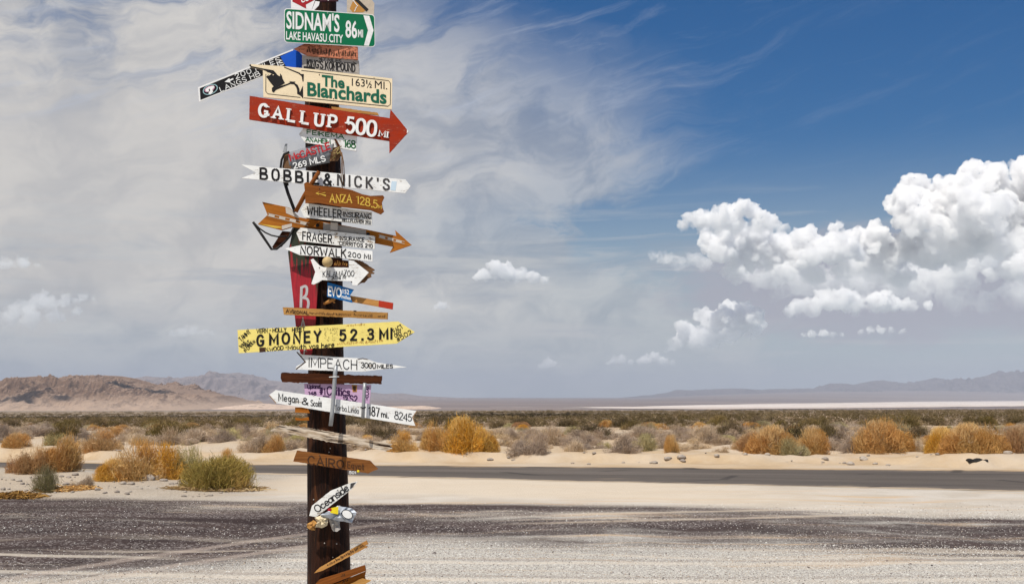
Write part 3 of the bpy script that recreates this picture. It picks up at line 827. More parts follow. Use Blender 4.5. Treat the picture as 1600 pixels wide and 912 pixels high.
FAR = [('gold', 628, 710, 42, 28, 'small golden bush first to the right of the signpost beyond the road'),
       ('gold', 695, 711, 52, 34, 'left bush of the golden trio right of the signpost'),
       ('gold', 728, 714, 62, 46, 'tallest middle bush of the golden trio right of the signpost'),
       ('gold', 758, 710, 40, 32, 'right bush of the golden trio right of the signpost'),
       ('grey', 828, 716, 64, 34, 'broad grey bush right of the golden trio at the sand edge'),
       ('gold', 862, 694, 34, 20, 'small golden bush above and right of the broad grey bush'),
       ('pale', 1010, 706, 40, 30, 'round pale green-yellow bush in the middle of the photo'),
       ('grey', 975, 712, 52, 30, 'grey bush touching the round pale green-yellow bush from the left'),
       ('gold', 1050, 711, 20, 24, 'narrow upright golden bush just right of the round pale bush'),
       ('gold', 1172, 708, 40, 26, 'left low bush of the golden group left of the dark creosote'),
       ('gold', 1212, 712, 64, 42, 'tallest bush of the golden group left of the dark creosote'),
       ('pale', 1245, 712, 50, 28, 'straw-coloured bush inside the golden group left of the dark creosote'),
       ('gold', 1268, 711, 46, 34, 'right bush of the golden group left of the dark creosote'),
       ('grey', 1330, 709, 36, 22, 'grey bush at the left foot of the wide golden bushes'),
       ('gold', 1368, 710, 62, 44, 'left one of the two wide golden bushes in the right part'),
       ('gold', 1404, 709, 56, 40, 'right one of the two wide golden bushes in the right part'),
       ('grey', 1436, 709, 40, 22, 'grey bush between the two wide golden bushes and the right golden hedge'),
       ('gold', 1472, 709, 54, 38, 'left bush of the golden hedge near the right edge'),
       ('gold', 1518, 709, 66, 44, 'tall middle bush of the golden hedge near the right edge'),
       ('gold', 1556, 710, 52, 36, 'right bush of the golden hedge near the right edge'),
       ('gold', 1592, 708, 44, 38, 'golden bush cut by the right edge of the photo'),
       ('gold', 1628, 706, 50, 36, 'golden bush cut by the right edge of the photo'),
       ('green', 1295, 692, 50, 34, 'dark green creosote bush between the golden groups on the right'),
       ('green', 1140, 688, 44, 28, 'dark green creosote bush left of the tallest golden group'),
       ('green', 1186, 684, 34, 22, 'small dark green creosote above the tallest golden group'),
       ('gold', 428, 706, 32, 26, 'golden bush right behind the left side of the signpost'),
       ('grey', 395, 714, 50, 26, 'pale grey bush beyond the road left of the signpost'),
       ('green', 274, 692, 40, 26, 'dark green creosote above the big golden clump'),
       ('green', 100, 694, 50, 30, 'dark green creosote behind the far-left golden pair'),
       ('grey', 900, 712, 40, 22, 'low grey bush right of the small golden bush in the middle'),
       ('grey', 935, 700, 26, 16, 'round little grey bush on white sand in the middle'),
       ('grey', 585, 706, 40, 22, 'grey bush just right of the signpost beyond the road')]
for i, (k, u, v, w, h, lab) in enumerate(FAR):
    bush_px(k, u, v, w * (1.12 if k == 'gold' else 1), h * (1.1 if k == 'gold' else 1), lab, FG if k == 'gold' else 'bushes standing singly beyond the road', 30 + i)

# the scattered bushes of the sandy flat beyond the road, each its own thing
r_ = random.Random(5)
placed = []
kinds = {'grey': ('small grey bush, one of many alike on the sandy flat beyond the road', 'grey bushes scattered over the sandy flat'),
         'green': ('dark green creosote bush, one of many alike far beyond the road', 'creosote bushes scattered far beyond the road'),
         'gold': ('small golden bush, one of several alike far out among the grey bushes', 'small golden bushes scattered over the sandy flat'),
         'pale': ('small straw-coloured bush, one of several alike among the grey bushes', 'straw bushes scattered over the sandy flat')}
spots = []
while len(spots) < 1500:
    y = 31.5 * (105 / 31.5) ** (r_.random() ** 0.72); x = r_.uniform(-0.53, 0.53) * y
    if y - road_far(x) < 3.4 + r_.random() * 1.5: continue
    q = r_.random(); g = max(0, min(1, (y - 54) / 40))
    if q < 0.02 + 0.62 * g * g: k = 'green'
    elif q < 0.88: k = 'grey'
    elif q < 0.95: k = 'pale'
    else: k = 'gold'
    w = {'grey': r_.uniform(0.45, 1.25), 'green': r_.uniform(0.8, 1.6), 'gold': r_.uniform(0.5, 1.0), 'pale': r_.uniform(0.5, 1.2)}[k]
    h = w * {'grey': r_.uniform(0.30, 0.48), 'green': r_.uniform(0.38, 0.56), 'gold': r_.uniform(0.35, 0.5), 'pale': 0.40}[k]
    if any((x - a) ** 2 + (y - b) ** 2 < (0.30 * (w + c_)) ** 2 for a, b, c_ in placed): continue
    placed.append((x, y, w)); spots.append((y, x, k, w, h))
spots.sort()
number = {'grey': 0, 'green': 0, 'gold': 0, 'pale': 0}; rest = []
for n_, (y, x, k, w, h) in enumerate(spots):
    if number[k] < {'grey': 270, 'green': 200, 'gold': 60, 'pale': 70}[k]:
        number[k] += 1; bush(k, x, y, w, h, kinds[k][0], kinds[k][1], False, n_)
    else: rest.append((x, y, k, w, h))

# far scrub that reads as one mass out to the edge of the plain
r2 = np.random.default_rng(11)
VV, FF, CC, off = [], [], [], 0
small = []
for kind, n in (('green', 130), ('green', 130), ('green', 130), ('grey', 110), ('grey', 110)):
    (V, Fq, Cc), _ = shrub_mesh(kind, n, r2, 3)
    # wider blades: each stands for a tuft
    c = V.reshape(-1, 6, 3).mean(1, keepdims=True); V = (c + (V.reshape(-1, 6, 3) - c) * np.array((2.2, 2.2, 1.2))).reshape(-1, 3)
    V[:, 2] = np.maximum(V[:, 2], 0)
    small.append((V, Fq, Cc))
N_FAR = 14000
yy = 78 * (900 / 78) ** (r2.random(N_FAR) ** 1.0)
xx = r2.uniform(-0.62, 0.62, N_FAR) * yy
den = fbm(np.stack([xx * 0.012, yy * 0.03, xx * 0], -1), 4, 60)
zz = terrain(xx, yy)
for i in range(N_FAR):
    s = xx[i] / yy[i]
    band = math.sin(math.log(yy[i]) * 7.0 + 0.4 * den[i])
    greyish = (0.5 + 0.45 * band) * (1 if s < -0.12 else 0.45) * min(1, max(0, (yy[i] - 130) / 120)) + (0.35 if yy[i] < 105 else 0)
    k = 3 + int(r2.integers(0, 2)) if r2.random() < greyish else int(r2.integers(0, 3))
    V, Fq, Cc = small[k]
    w = r2.uniform(0.7, 1.6) * (1 + max(0, yy[i] - 250) / 500); h = w * r2.uniform(0.36, 0.62)
    if yy[i] > 250: h *= 0.7
    a = r2.uniform(0, 6.28); ca, sa = math.cos(a), math.sin(a)
    W = np.empty_like(V); W[:, 0] = (V[:, 0] * ca - V[:, 1] * sa) * w + xx[i]; W[:, 1] = (V[:, 0] * sa + V[:, 1] * ca) * w + yy[i]; W[:, 2] = V[:, 2] * h * 1.25 + zz[i] - 0.03
    VV.append(W.astype(np.float32)); FF.append(Fq + off); CC.append((Cc * r2.uniform(0.7, 1.25)).astype(np.float32)); off += len(V)
for x, y, k, w, h in rest:
    V, Fq, Cc = small[int(r2.integers(0, 3)) if k == 'green' else 3 + int(r2.integers(0, 2))]
    a = r2.uniform(0, 6.28); ca, sa = math.cos(a), math.sin(a); W = np.empty_like(V)
    W[:, 0] = (V[:, 0] * ca - V[:, 1] * sa) * w / 2 * 1.2 + x; W[:, 1] = (V[:, 0] * sa + V[:, 1] * ca) * w / 2 * 1.2 + y; W[:, 2] = V[:, 2] * h * 1.1 + tz(x, y) - 0.03
    VV.append(W.astype(np.float32)); FF.append(Fq + off); CC.append((Cc * r2.uniform(0.8, 1.2)).astype(np.float32)); off += len(V)
me = fast_mesh('scrubland', np.concatenate(VV), np.concatenate(FF), M_LEAF, False, np.concatenate(CC))
o = bpy.data.objects.new('scrubland', me); C.objects.link(o)
tag(o, 'dark band of far creosote scrub covering the plain up to the hills', 'scrub', None, 'stuff')

# litter, clods and stones
def litter(x, y, rx, ry, n, cols, label, seed):
    r_ = np.random.default_rng(seed)
    a = r_.uniform(0, 6.28, n); rad = r_.random(n) ** 0.6
    bx = x + np.cos(a) * rad * rx; by = y + np.sin(a) * rad * ry
    bz = terrain(bx, by) + 0.01 + r_.random(n) * 0.05 * (1 - rad)
    b = np.stack([bx, by, bz], 1)
    t = b + r_.normal(size=(n, 3)) * np.array((0.10, 0.10, 0.018)); t[:, 2] = np.maximum(t[:, 2], bz + 0.003)
    cl_ = np.array(cols)[r_.integers(0, len(cols), n)] * r_.uniform(0.8, 1.2, (n, 1))
    V, Fq, Cc = strands(b, t, r_.uniform(0.012, 0.03, n), cl_, r_, 0.1)
    o = bpy.data.objects.new('dry_litter', fast_mesh('dry_litter', V, Fq, M_LEAF, False, Cc)); C.objects.link(o)
    return tag(o, label, 'dry litter', None, 'stuff')


x, y = foot(338, 764); litter(x, y, 0.85, 0.5, 2600, [(0.55, 0.36, 0.11), (0.62, 0.45, 0.18), (0.42, 0.26, 0.08)], 'yellow dry litter round the foot of the green-topped bush', 1)
x, y = foot(110, 766); litter(x, y, 0.40, 0.22, 700, [(0.50, 0.27, 0.09), (0.56, 0.36, 0.15)], 'orange dry litter right of the small green bush at the far left', 2)
x, y = foot(18, 776); litter(x, y, 0.45, 0.35, 1500, [(0.16, 0.085, 0.035), (0.30, 0.16, 0.06), (0.42, 0.24, 0.09)], 'brown mat of dry litter at the left photo edge', 3)

stm, nt, out = new_mat('desert stone')
pos = N(nt, 'ShaderNodeTexCoord').outputs['Object']
a = noise(nt, pos, 9.0, 5, 0.65)
rvn = E(nt, N(nt, 'ShaderNodeObjectInfo').outputs['Random'])
principled(nt, out, mixc(nt, rvn, mixc(nt, a.smooth(0.3, 0.7), (0.16, 0.13, 0.11), (0.34, 0.29, 0.25)), mixc(nt, a.smooth(0.3, 0.7), (0.30, 0.25, 0.20), (0.50, 0.44, 0.38))), 0.9, bump(nt, a, 0.6, 0.02))
STONES = []
for s in range(5):
    v, f = ICO3
    q = v * (1 + 0.22 * fbm(v * 1.3, 4, 70 + s, 0.6)[:, None]) * np.array((1, 0.8, 0.6))
    STONES.append(fast_mesh('stone', q, f, stm, False))
STG = {'near': ('grey stone, one of many alike strewn over the left mound and lot', 'stones on the near side of the road'),
       'far': ('brown clod, one of many alike along the sand ledge beyond the road', 'clods along the sand ledge')}
def stone(x, y, r, where):
    o = bpy.data.objects.new('stone', random.choice(STONES)); C.objects.link(o)
    o.location = (x, y, tz(x, y) + r * 0.2); o.scale = (r, r * random.uniform(.7, 1.1), r * random.uniform(.6, 1)); o.rotation_euler = (0, 0, random.uniform(0, 6.28))
    return tag(o, STG[where][0], 'stone', STG[where][1])
for u, v, r in [(222, 748, .10), (232, 750, .15), (245, 749, .13), (255, 751, .08), (206, 757, .07), (192, 756, .06), (165, 770, .04), (118, 742, .07), (268, 756, .05), (150, 764, .05), (300, 762, .05), (104, 757, .07), (58, 748, .06), (30, 752, .06), (345, 770, .04), (1065, 718, .12)]:
    x, y = foot(u, v); stone(x, y, r, 'near')
for i in range(90):
    u, v = random.uniform(-20, 380), random.uniform(742, 776)
    x, y = foot(u, v); stone(x, y, random.choice((.02, .025, .03, .04, .05)), 'near')
for i in range(110):
    x = random.uniform(-13, 19); d = random.gauss(2.5, 0.7)
    if d < 0.5: continue
    stone(x, road_far(x) + d, random.choice((.03, .04, .05, .06, .08, .11)), 'far')
for u, v, r in [(766, 719, .11), (1290, 718, .09), (1350, 719, .1), (1120, 713, .09)]:
    x, y = foot(u, v); stone(x, y, r, 'far')

# torn strip of tyre lying on the sand
tm, nt, out = new_mat('old tyre rubber'); principled(nt, out, (0.018, 0.017, 0.017), 0.8, spec=0.2)
x, y = foot(1526, 722); tv, tf = [], []
for i in range(15):
    t_ = i / 14; cx_ = x - .22 + .44 * t_; hgt_ = .015 + .022 * math.sin(t_ * 2.9 + .12) + .015 * math.sin(t_ * 13)
    for oy, oz in ((-.10, -.03), (-.085, hgt_ * .7), (-.03, hgt_), (.05, hgt_ * .95), (.09, hgt_ * .6), (.10, -.03)): tv.append((cx_, y + oy + .05 * math.sin(t_ * 5), tz(x, y) + oz))
for i in range(14):
    for k in range(6): tf.append((i * 6 + k, i * 6 + (k + 1) % 6, i * 6 + 6 + (k + 1) % 6, i * 6 + 6 + k))
tf += [tuple(range(6))[::-1], tuple(84 + k for k in range(6))]
tag(link_mesh('tyre_scrap', tv, tf, tm, loc=(x, y, tz(x, y))), 'torn black strip of tyre on the sand beyond the road at the right', 'tyre scrap')

# loose gravel of the lot: real little stones, past counting
pm, nt, out = new_mat('gravel stones')
a = N(nt, 'ShaderNodeVertexColor', layer_name='tint')
principled(nt, out, a.outputs['Color'], 0.9, spec=0.15)
r3 = np.random.default_rng(21); NP_ = 120000
iv, f = ico(1)
yy = 8.6 + (17.6 - 8.6) * r3.random(NP_) ** 1.3; xx = r3.uniform(-0.56, 0.56, NP_) * yy
cl_ = fbm(np.stack([xx * 0.5, yy * 2.2, xx * 0], -1), 4, 90)
onasph = (yy > np.interp(xx, [-14, -6, -3, -1.2, 0.5, 4.5, 12], [9.2, 10, 11.2, 13.2, 12.6, 12.6, 11.3])) & (yy < np.interp(xx, [-14, 0, 3, 5.5, 12], [17.6, 17.3, 16.9, 15.4, 14]))
ok = (yy < road_near(xx) - 0.3) & (cl_ + r3.normal(size=NP_) * 0.5 > -0.4) & (r3.random(NP_) < np.where(onasph, 0.13, 1.0)) & (r3.random(NP_) < np.clip((18.0 - yy) / 4, 0, 1))
xx, yy, cl_ = xx[ok], yy[ok], cl_[ok]; n_ = len(xx)
rr = r3.uniform(0.0022, 0.0055, n_) * (1 + 1.0 * (r3.random(n_) < 0.02)) * np.sqrt(yy / 10)
zz = terrain(xx, yy)
jit = 1 + r3.uniform(-0.3, 0.3, (n_, 12, 1))
sc3 = np.stack([r3.uniform(.8, 1.5, n_), r3.uniform(.8, 1.5, n_), r3.uniform(.6, 1.0, n_)], -1)[:, None, :]
V = iv[None] * jit * sc3 * rr[:, None, None] + np.stack([xx, yy, zz + rr * 0.35], -1)[:, None, :]
pal = np.array([(0.62, 0.59, 0.54), (0.52, 0.48, 0.43), (0.70, 0.68, 0.64), (0.40, 0.35, 0.30), (0.16, 0.13, 0.12), (0.07, 0.055, 0.055), (0.48, 0.38, 0.28)])
tint = pal[r3.choice(len(pal), n_, p=[.27, .24, .2, .12, .06, .04, .07])] * r3.uniform(.85, 1.1, (n_, 1))
Fq = (f[None] + (np.arange(n_) * 12)[:, None, None]).reshape(-1, 3)
o = bpy.data.objects.new('gravel', fast_mesh('gravel', V.reshape(-1, 3), Fq, pm, False, np.repeat(tint, 12, 0))); C.objects.link(o)
tag(o, 'loose pale gravel strewn over the lot and its dark asphalt', 'gravel', None, 'stuff')


# ------------------------------------------------------------------ lettering
# hand lettering: strokes in a cell of height 1 ('~' = rounded stroke)
GL = {
 'A': (.7, "0,0 .35,1 .7,0;.13,.36 .57,.36"), 'B': (.6, "0,0 0,1;~0,1 .34,1 .52,.9 .52,.64 .34,.54 0,.54;~0,.54 .4,.54 .6,.42 .6,.13 .4,0 0,0"),
 'C': (.62, "~.6,.82 .48,.96 .32,1 .1,.86 0,.5 .1,.14 .32,0 .48,.04 .6,.2"), 'D': (.62, "0,0 0,1;~0,1 .28,1 .53,.84 .62,.5 .53,.16 .28,0 0,0"),
 'E': (.52, "0,0 0,1;0,1 .52,1;0,.53 .44,.53;0,0 .52,0"), 'F': (.5, "0,0 0,1;0,1 .5,1;0,.53 .42,.53"),
 'G': (.66, "~.62,.82 .5,.96 .33,1 .1,.86 0,.5 .1,.14 .33,0 .55,.05 .66,.2;.66,.2 .66,.45 .4,.45"), 'H': (.6, "0,0 0,1;.6,0 .6,1;0,.52 .6,.52"),
 'I': (.0, "0,0 0,1"), 'J': (.42, "~.42,1 .42,.25 .32,.03 .18,0 .04,.08 0,.26"), 'K': (.58, "0,0 0,1;.56,1 0,.42;.2,.6 .58,0"),
 'L': (.48, "0,1 0,0;0,0 .48,0"), 'M': (.78, "0,0 .04,1 .39,.25 .74,1 .78,0"), 'N': (.6, "0,0 0,1 .6,0 .6,1"),
 'O': (.68, "~.34,1 .1,.86 0,.5 .1,.14 .34,0 .58,.14 .68,.5 .58,.86 .34,1"), 'P': (.55, "0,0 0,1;~0,1 .36,1 .55,.88 .55,.6 .36,.47 0,.47"),
 'R': (.58, "0,0 0,1;~0,1 .36,1 .55,.88 .55,.62 .36,.5 0,.5;.26,.5 .58,0"), 'S': (.55, "~.53,.84 .4,.98 .2,.98 .03,.85 .04,.64 .28,.52 .52,.38 .54,.16 .38,.02 .16,.01 0,.16"),
 'T': (.6, "0,1 .6,1;.3,1 .3,0"), 'U': (.6, "~0,1 0,.3 .1,.05 .3,0 .5,.05 .6,.3 .6,1"), 'V': (.64, "0,1 .32,0 .64,1"),
 'W': (.9, "0,1 .22,0 .45,.75 .68,0 .9,1"), 'X': (.6, "0,0 .6,1;0,1 .6,0"), 'Y': (.6, "0,1 .3,.5 .6,1;.3,.5 .3,0"), 'Z': (.55, "0,1 .55,1 0,0 .55,0"),
 '0': (.55, "~.27,1 .06,.86 0,.5 .06,.14 .27,0 .49,.14 .55,.5 .49,.86 .27,1"), '1': (.25, "0,.8 .2,1 .2,0"), '2': (.52, "~.02,.78 .12,.97 .3,1 .48,.88 .48,.66 .2,.26 0,0;0,0 .52,0"),
 '3': (.5, "~.02,.88 .2,1 .42,.94 .46,.72 .3,.55 .16,.54;~.16,.54 .38,.5 .5,.3 .42,.06 .2,0 0,.14"), '4': (.55, ".4,0 .4,1 0,.3 .55,.3"),
 '5': (.5, ".46,1 .08,1 .04,.56;~.04,.56 .24,.66 .46,.54 .5,.28 .36,.03 .16,0 0,.12"), '6': (.52, "~.44,.96 .2,.82 .04,.5 .02,.2 .2,0 .42,.06 .52,.28 .4,.5 .2,.5 .04,.3"),
 '7': (.5, "0,1 .5,1 .16,0"), '8': (.52, "~.26,.54 .06,.66 .08,.92 .26,1 .44,.92 .46,.66 .26,.54 .02,.4 0,.12 .26,0 .5,.12 .5,.4 .26,.54"), '9': (.5, "~.48,.6 .3,.46 .08,.52 .02,.76 .14,.97 .36,.97 .48,.8 .48,.5 .36,.12 .16,0"),
 'a': (.46, "~.44,.5 .26,.62 .04,.5 .02,.14 .2,0 .42,.16;.45,.62 .45,0"), 'b': (.46, "0,1 0,0;~0,.42 .2,.62 .44,.5 .46,.16 .26,0 0,.14"), 'c': (.42, "~.42,.5 .24,.62 .04,.48 .02,.16 .2,0 .42,.1"),
 'd': (.46, ".46,1 .46,0;~.46,.44 .26,.62 .04,.48 .02,.14 .2,0 .46,.16"), 'e': (.46, "~.02,.32 .44,.36 .4,.56 .22,.62 .04,.46 .03,.14 .22,0 .44,.1"), 'f': (.34, "~.34,.96 .2,1 .12,.84 .12,0;0,.6 .3,.6"),
 'g': (.46, "~.44,.5 .26,.62 .04,.5 .04,.2 .22,.06 .43,.2;~.45,.62 .45,-.14 .3,-.32 .06,-.26"), 'h': (.44, "0,1 0,0;~0,.4 .2,.62 .42,.52 .44,0"), 'i': (.0, "0,.62 0,0;0,.84 0,.9"),
 'l': (.0, "0,1 0,0"), 'm': (.66, "0,.62 0,0;~0,.42 .16,.62 .32,.5 .33,0;~.33,.42 .5,.62 .65,.5 .66,0"), 'n': (.44, "0,.62 0,0;~0,.4 .2,.62 .42,.52 .44,0"),
 'o': (.46, "~.23,.62 .03,.5 .02,.14 .23,0 .44,.14 .44,.5 .23,.62"), 'p': (.46, "0,.62 0,-.32;~0,.42 .2,.62 .44,.5 .46,.16 .26,0 0,.14"), 'r': (.32, "0,.62 0,0;~0,.36 .14,.58 .32,.6"),
 's': (.4, "~.38,.52 .24,.63 .06,.55 .06,.4 .3,.26 .38,.12 .24,0 0,.08"), 't': (.34, ".15,.92 .15,.0 .32,.02;0,.62 .34,.62"), 'u': (.44, "~0,.62 0,.2 .14,0 .34,.06 .44,.24;.44,.62 .44,0"),
 'v': (.44, "0,.62 .22,0 .44,.62"), 'w': (.64, "0,.62 .16,0 .32,.5 .48,0 .64,.62"), 'y': (.44, "0,.62 .22,.06;.46,.62 .1,-.34"), 'k': (.42, "0,1 0,0;.4,.62 0,.24;.14,.36 .42,0"),
 '&': (.66, "~.64,.0 .2,.7 .2,.92 .36,1 .48,.86 .4,.66 .08,.38 .04,.12 .24,0 .48,.08 .64,.36"), "'": (.02, "0,1 0,.76"), '.': (.04, "0,0 .06,0 .06,.06"), '-': (.3, "0,.48 .3,.48"), ',': (.05, ".05,.08 0,-.12"),
 ':': (.04, "0,.1 .04,.1;0,.5 .04,.5"), '#': (.5, ".14,0 .22,1;.34,0 .42,1;0,.34 .48,.34;.04,.66 .52,.66"), '!': (.02, "0,1 0,.3;0,.08 0,0"), '=': (.4, "0,.35 .4,.35;0,.62 .4,.62"), '<': (.6, ".6,.5 0,.5;.24,.8 0,.5 .24,.2"), '>': (.6, "0,.5 .6,.5;.36,.8 .6,.5 .36,.2"), '?': (.42, "~.02,.8 .2,1 .42,.84 .36,.6 .2,.46 .2,.3;.2,.06 .2,0"),
}
STENCIL = {
 'B': (.6, "0,0 0,1;~.16,1 .36,1 .52,.9 .52,.66 .36,.56 .16,.56;~.16,.46 .4,.46 .6,.36 .6,.12 .4,0 .16,0"), 'O': (.62, "~.24,1 .06,.86 0,.5 .06,.14 .24,0;~.38,1 .56,.86 .62,.5 .56,.14 .38,0"),
 'C': (.6, "~.24,1 .06,.86 0,.5 .06,.14 .24,0;~.38,1 .52,.94 .6,.78;~.38,0 .52,.06 .6,.22"), 'S': (.56, "~.22,1 .06,.9 .04,.7 .2,.56;~.34,1 .46,.95 .54,.8;~.36,.46 .52,.36 .52,.12 .34,0;~.22,0 .08,.06 0,.2"),
 'N': (.6, "0,0 0,1;.14,.9 .46,.1;.6,0 .6,1"), 'K': (.56, "0,0 0,1;.16,.52 .54,1;.2,.44 .56,0"), 'E': (.5, "0,0 0,1;.14,1 .5,1;.14,.53 .44,.53;.14,0 .5,0"), '&': GL['&'], 'I': GL['I'], "'": GL["'"],
}


def smooth_pl(P, n=5):
    P = np.asarray(P, float); Q = np.vstack([2 * P[0] - P[1], P, 2 * P[-1] - P[-2]])
    if np.allclose(P[0], P[-1]): Q[0] = P[-2]; Q[-1] = P[1]
    out = []
    for i in range(1, len(Q) - 2):
        for t in np.arange(n) / n:
            a, b, c, d = Q[i - 1], Q[i], Q[i + 1], Q[i + 2]
            out.append(0.5 * (2 * b + (c - a) * t + (2 * a - 5 * b + 4 * c - d) * t * t + (3 * b - a - 3 * c + d) * t ** 3))
    out.append(P[-1]); return np.array(out)


def text_strokes(s, gap=.2, table=None, jit=0.0, rnd=None):
    """polylines of a line of text, x scaled to run 0..1, y in cap heights"""
    x = 0; L = []
    for ch in s:
        if ch == ' ': x += .38; continue
        w, d = (table or {}).get(ch) or GL[ch]
        dxj, dyj, kj = (rnd.uniform(-jit, jit), rnd.uniform(-jit, jit), 1 + rnd.uniform(-jit, jit)) if rnd else (0, 0, 1)
        for st in d.split(';'):
            rd = st.startswith('~')
            P = np.array([[float(v) for v in p.split(',')] for p in st.lstrip('~').split()])
            if rnd: P = P + np.array([[rnd.uniform(-jit, jit) * .4, rnd.uniform(-jit, jit) * .4] for _ in P])
            if rd:
                P = smooth_pl(P)
            P = P * np.array((1, kj)) + np.array((x + dxj * .3, dyj * .5)); L.append(P)
        x += w + gap
    x -= gap
    return [p / np.array((x, 1)) for p in L]


PXM = 7.3 / F          # metres per photo pixel at the post
ORG = {}


class Plane:
    """an upright board plane through (u0, any v) at depth Y; yaw > 0 turns its right end away from the camera"""
    def __init__(s, Y, u0=510, yaw=0.0, lean=0.0):
        s.o = at(u0, 500, Y); y = R(yaw); l = R(lean)
        s.n = np.array((math.sin(y) * math.cos(l), -math.cos(y) * math.cos(l), math.sin(l)))
    def pt(s, u, v, lift=0.0):
        d = ray(u, v); c = np.array((0, 0, CAMZ)); o = s.o + s.n * lift
        return c + d * (np.dot(o - c, s.n) / np.dot(d, s.n))
    def pts(s, P, lift=0.0): return [s.pt(u, v, lift) for u, v in P]


def thing(name, label, cat, loc, group=None):
    o = bpy.data.objects.new(name, None); C.objects.link(o); o.location = loc; o.empty_display_size = 0.05
    ORG[o] = np.array(loc); return tag(o, label, cat, group)


def part(name, V, Fc, mat, parent, uvs=None, smooth=False):
    root = parent
    while root.parent: root = root.parent
    o = link_mesh(name, np.asarray(V, float) - ORG[root], Fc, mat, None, smooth, uvs)
    o.parent = parent
    return o


def rough_outline(P, step, amp, rnd):
    out = []
    for a, b in zip(P, P[1:] + P[:1]):
        L = math.hypot(b[0] - a[0], b[1] - a[1]); n = max(1, int(L / step))
        nx_, ny_ = -(b[1] - a[1]) / (L + 1e-6), (b[0] - a[0]) / (L + 1e-6)
        for i in range(n):
            t = i / n; j = rnd.gauss(0, amp) if i else 0
            out.append((a[0] + (b[0] - a[0]) * t + nx_ * j, a[1] + (b[1] - a[1]) * t + ny_ * j))
    return out


def tri_fill(P):
    """triangulate a simple polygon (list of 2-D points)"""
    from mathutils.geometry import tessellate_polygon
    return tessellate_polygon([[Vector((p[0], p[1], 0)) for p in P]])


def slab(P, plane, th, lift=0.0):
    """solid slab with the outline P (photo points) on the plane; front face stands lift in front"""
    n = len(P); Fr = plane.pts(P, lift); Bk = [p - plane.n * th for p in Fr]
    area = sum(P[i][0] * P[(i + 1) % n][1] - P[(i + 1) % n][0] * P[i][1] for i in range(n))
    T = tri_fill(P); V = Fr + Bk + Fr + Bk; Fc = []
    for a, b, c in T:
        q = (P[b][0] - P[a][0]) * (P[c][1] - P[a][1]) - (P[c][0] - P[a][0]) * (P[b][1] - P[a][1])
        if q > 0: a, b = b, a                      # photo v runs down: make the front face look at the camera
        Fc.append((a, b, c)); Fc.append((c + n, b + n, a + n))
    for i in range(n):
        j = (i + 1) % n
        f = (i + 2 * n, j + 2 * n, j + 3 * n, i + 3 * n)
        Fc.append(f if area > 0 else f[::-1])
    return V, Fc


def uv_of(P, ang, off=0.0):
    ca, sa = math.cos(ang), math.sin(ang)
    return [((u * ca + v * sa) * PXM + off, (-u * sa + v * ca) * PXM + off) for u, v in P]


def board(name, P, plane, th, mat, parent, ang=None, lift=0.0, rough=0.0, seed=0, step=3.0):
    rnd = random.Random(seed + len(P))
    if rough: P = rough_outline(P, step, rough, rnd)
    if ang is None:
        L = max(zip(P, P[1:] + P[:1]), key=lambda e: (e[0][0] - e[1][0]) ** 2 + (e[0][1] - e[1][1]) ** 2)
        ang = math.atan2(L[1][1] - L[0][1], L[1][0] - L[0][0])
        if rough: ang = math.atan2(P[-1][1] - P[0][1], 1e9)
    V, Fc = slab(P, plane, th, lift)
    off = (seed * 1.37) % 9
    uv = uv_of(P, ang, off); uv2 = [(a + .3, b + .013) for a, b in uv]
    return part(name, V, Fc, mat, parent, uv + uv2 + uv + uv2)


def ribbons(L, w, plane, lift, mat, parent, name='lettering', taper=False):
    """painted strokes: flat ribbons of width w (photo px) lying on the board"""
    V, Fc, off = [], [], 0
    for k, P in enumerate(L):
        P = np.asarray(P, float)
        keep = [0] + [i for i in range(1, len(P)) if np.linalg.norm(P[i] - P[i - 1]) > 1e-3]; P = P[keep]
        if len(P) < 2: P = np.array([P[0], P[0] + (0.4, 0)])
        T = np.gradient(P, axis=0); T /= np.linalg.norm(T, axis=1, keepdims=True) + 1e-9
        P = P.copy(); P[0] -= T[0] * w * .35; P[-1] += T[-1] * w * .35
        Nn = np.stack([-T[:, 1], T[:, 0]], 1)
        seg = np.diff(P, axis=0); seg /= np.linalg.norm(seg, axis=1, keepdims=True) + 1e-9
        m = np.ones(len(P))
        for i in range(1, len(P) - 1):
            cs = np.dot(Nn[i], (-seg[i][1], seg[i][0])); m[i] = min(2.0, 1 / max(abs(cs), .4))
        ww = np.full(len(P), w / 2.0) * m
        if taper: ww *= np.linspace(1.15, .75, len(P))
        lf = lift + (k % 40) * 6e-5
        A = [plane.pt(*(p + n_ * a), lf) for p, n_, a in zip(P, Nn, ww)]; B = [plane.pt(*(p - n_ * a), lf) for p, n_, a in zip(P, Nn, ww)]
        V += A + B; n = len(P)
        for i in range(n - 1): Fc.append((off + i, off + i + 1, off + n + i + 1, off + n + i))
        off += 2 * n
    o = part(name, V, Fc, mat, parent)
    return o


def hand(s, p0, p1, h, w, plane, mat, parent, up='v', lift=.0016, gap=.2, table=None, jit=.05, seed=0, taper=False, name='lettering'):
    rnd = random.Random(seed + len(s) * 13 + int(p0[0])) if jit else None
    p0 = np.array(p0, float); p1 = np.array(p1, float); b = p1 - p0
    U = np.array((0, -h)) if up == 'v' else np.array((b[1], -b[0])) / np.linalg.norm(b) * h
    if isinstance(up, tuple): U = np.array(up, float)
    L = [p0 + P[:, :1] * b + P[:, 1:] * U for P in text_strokes(s, gap, table, jit, rnd)]
    return ribbons(L, w, plane, lift, mat, parent, name, taper)


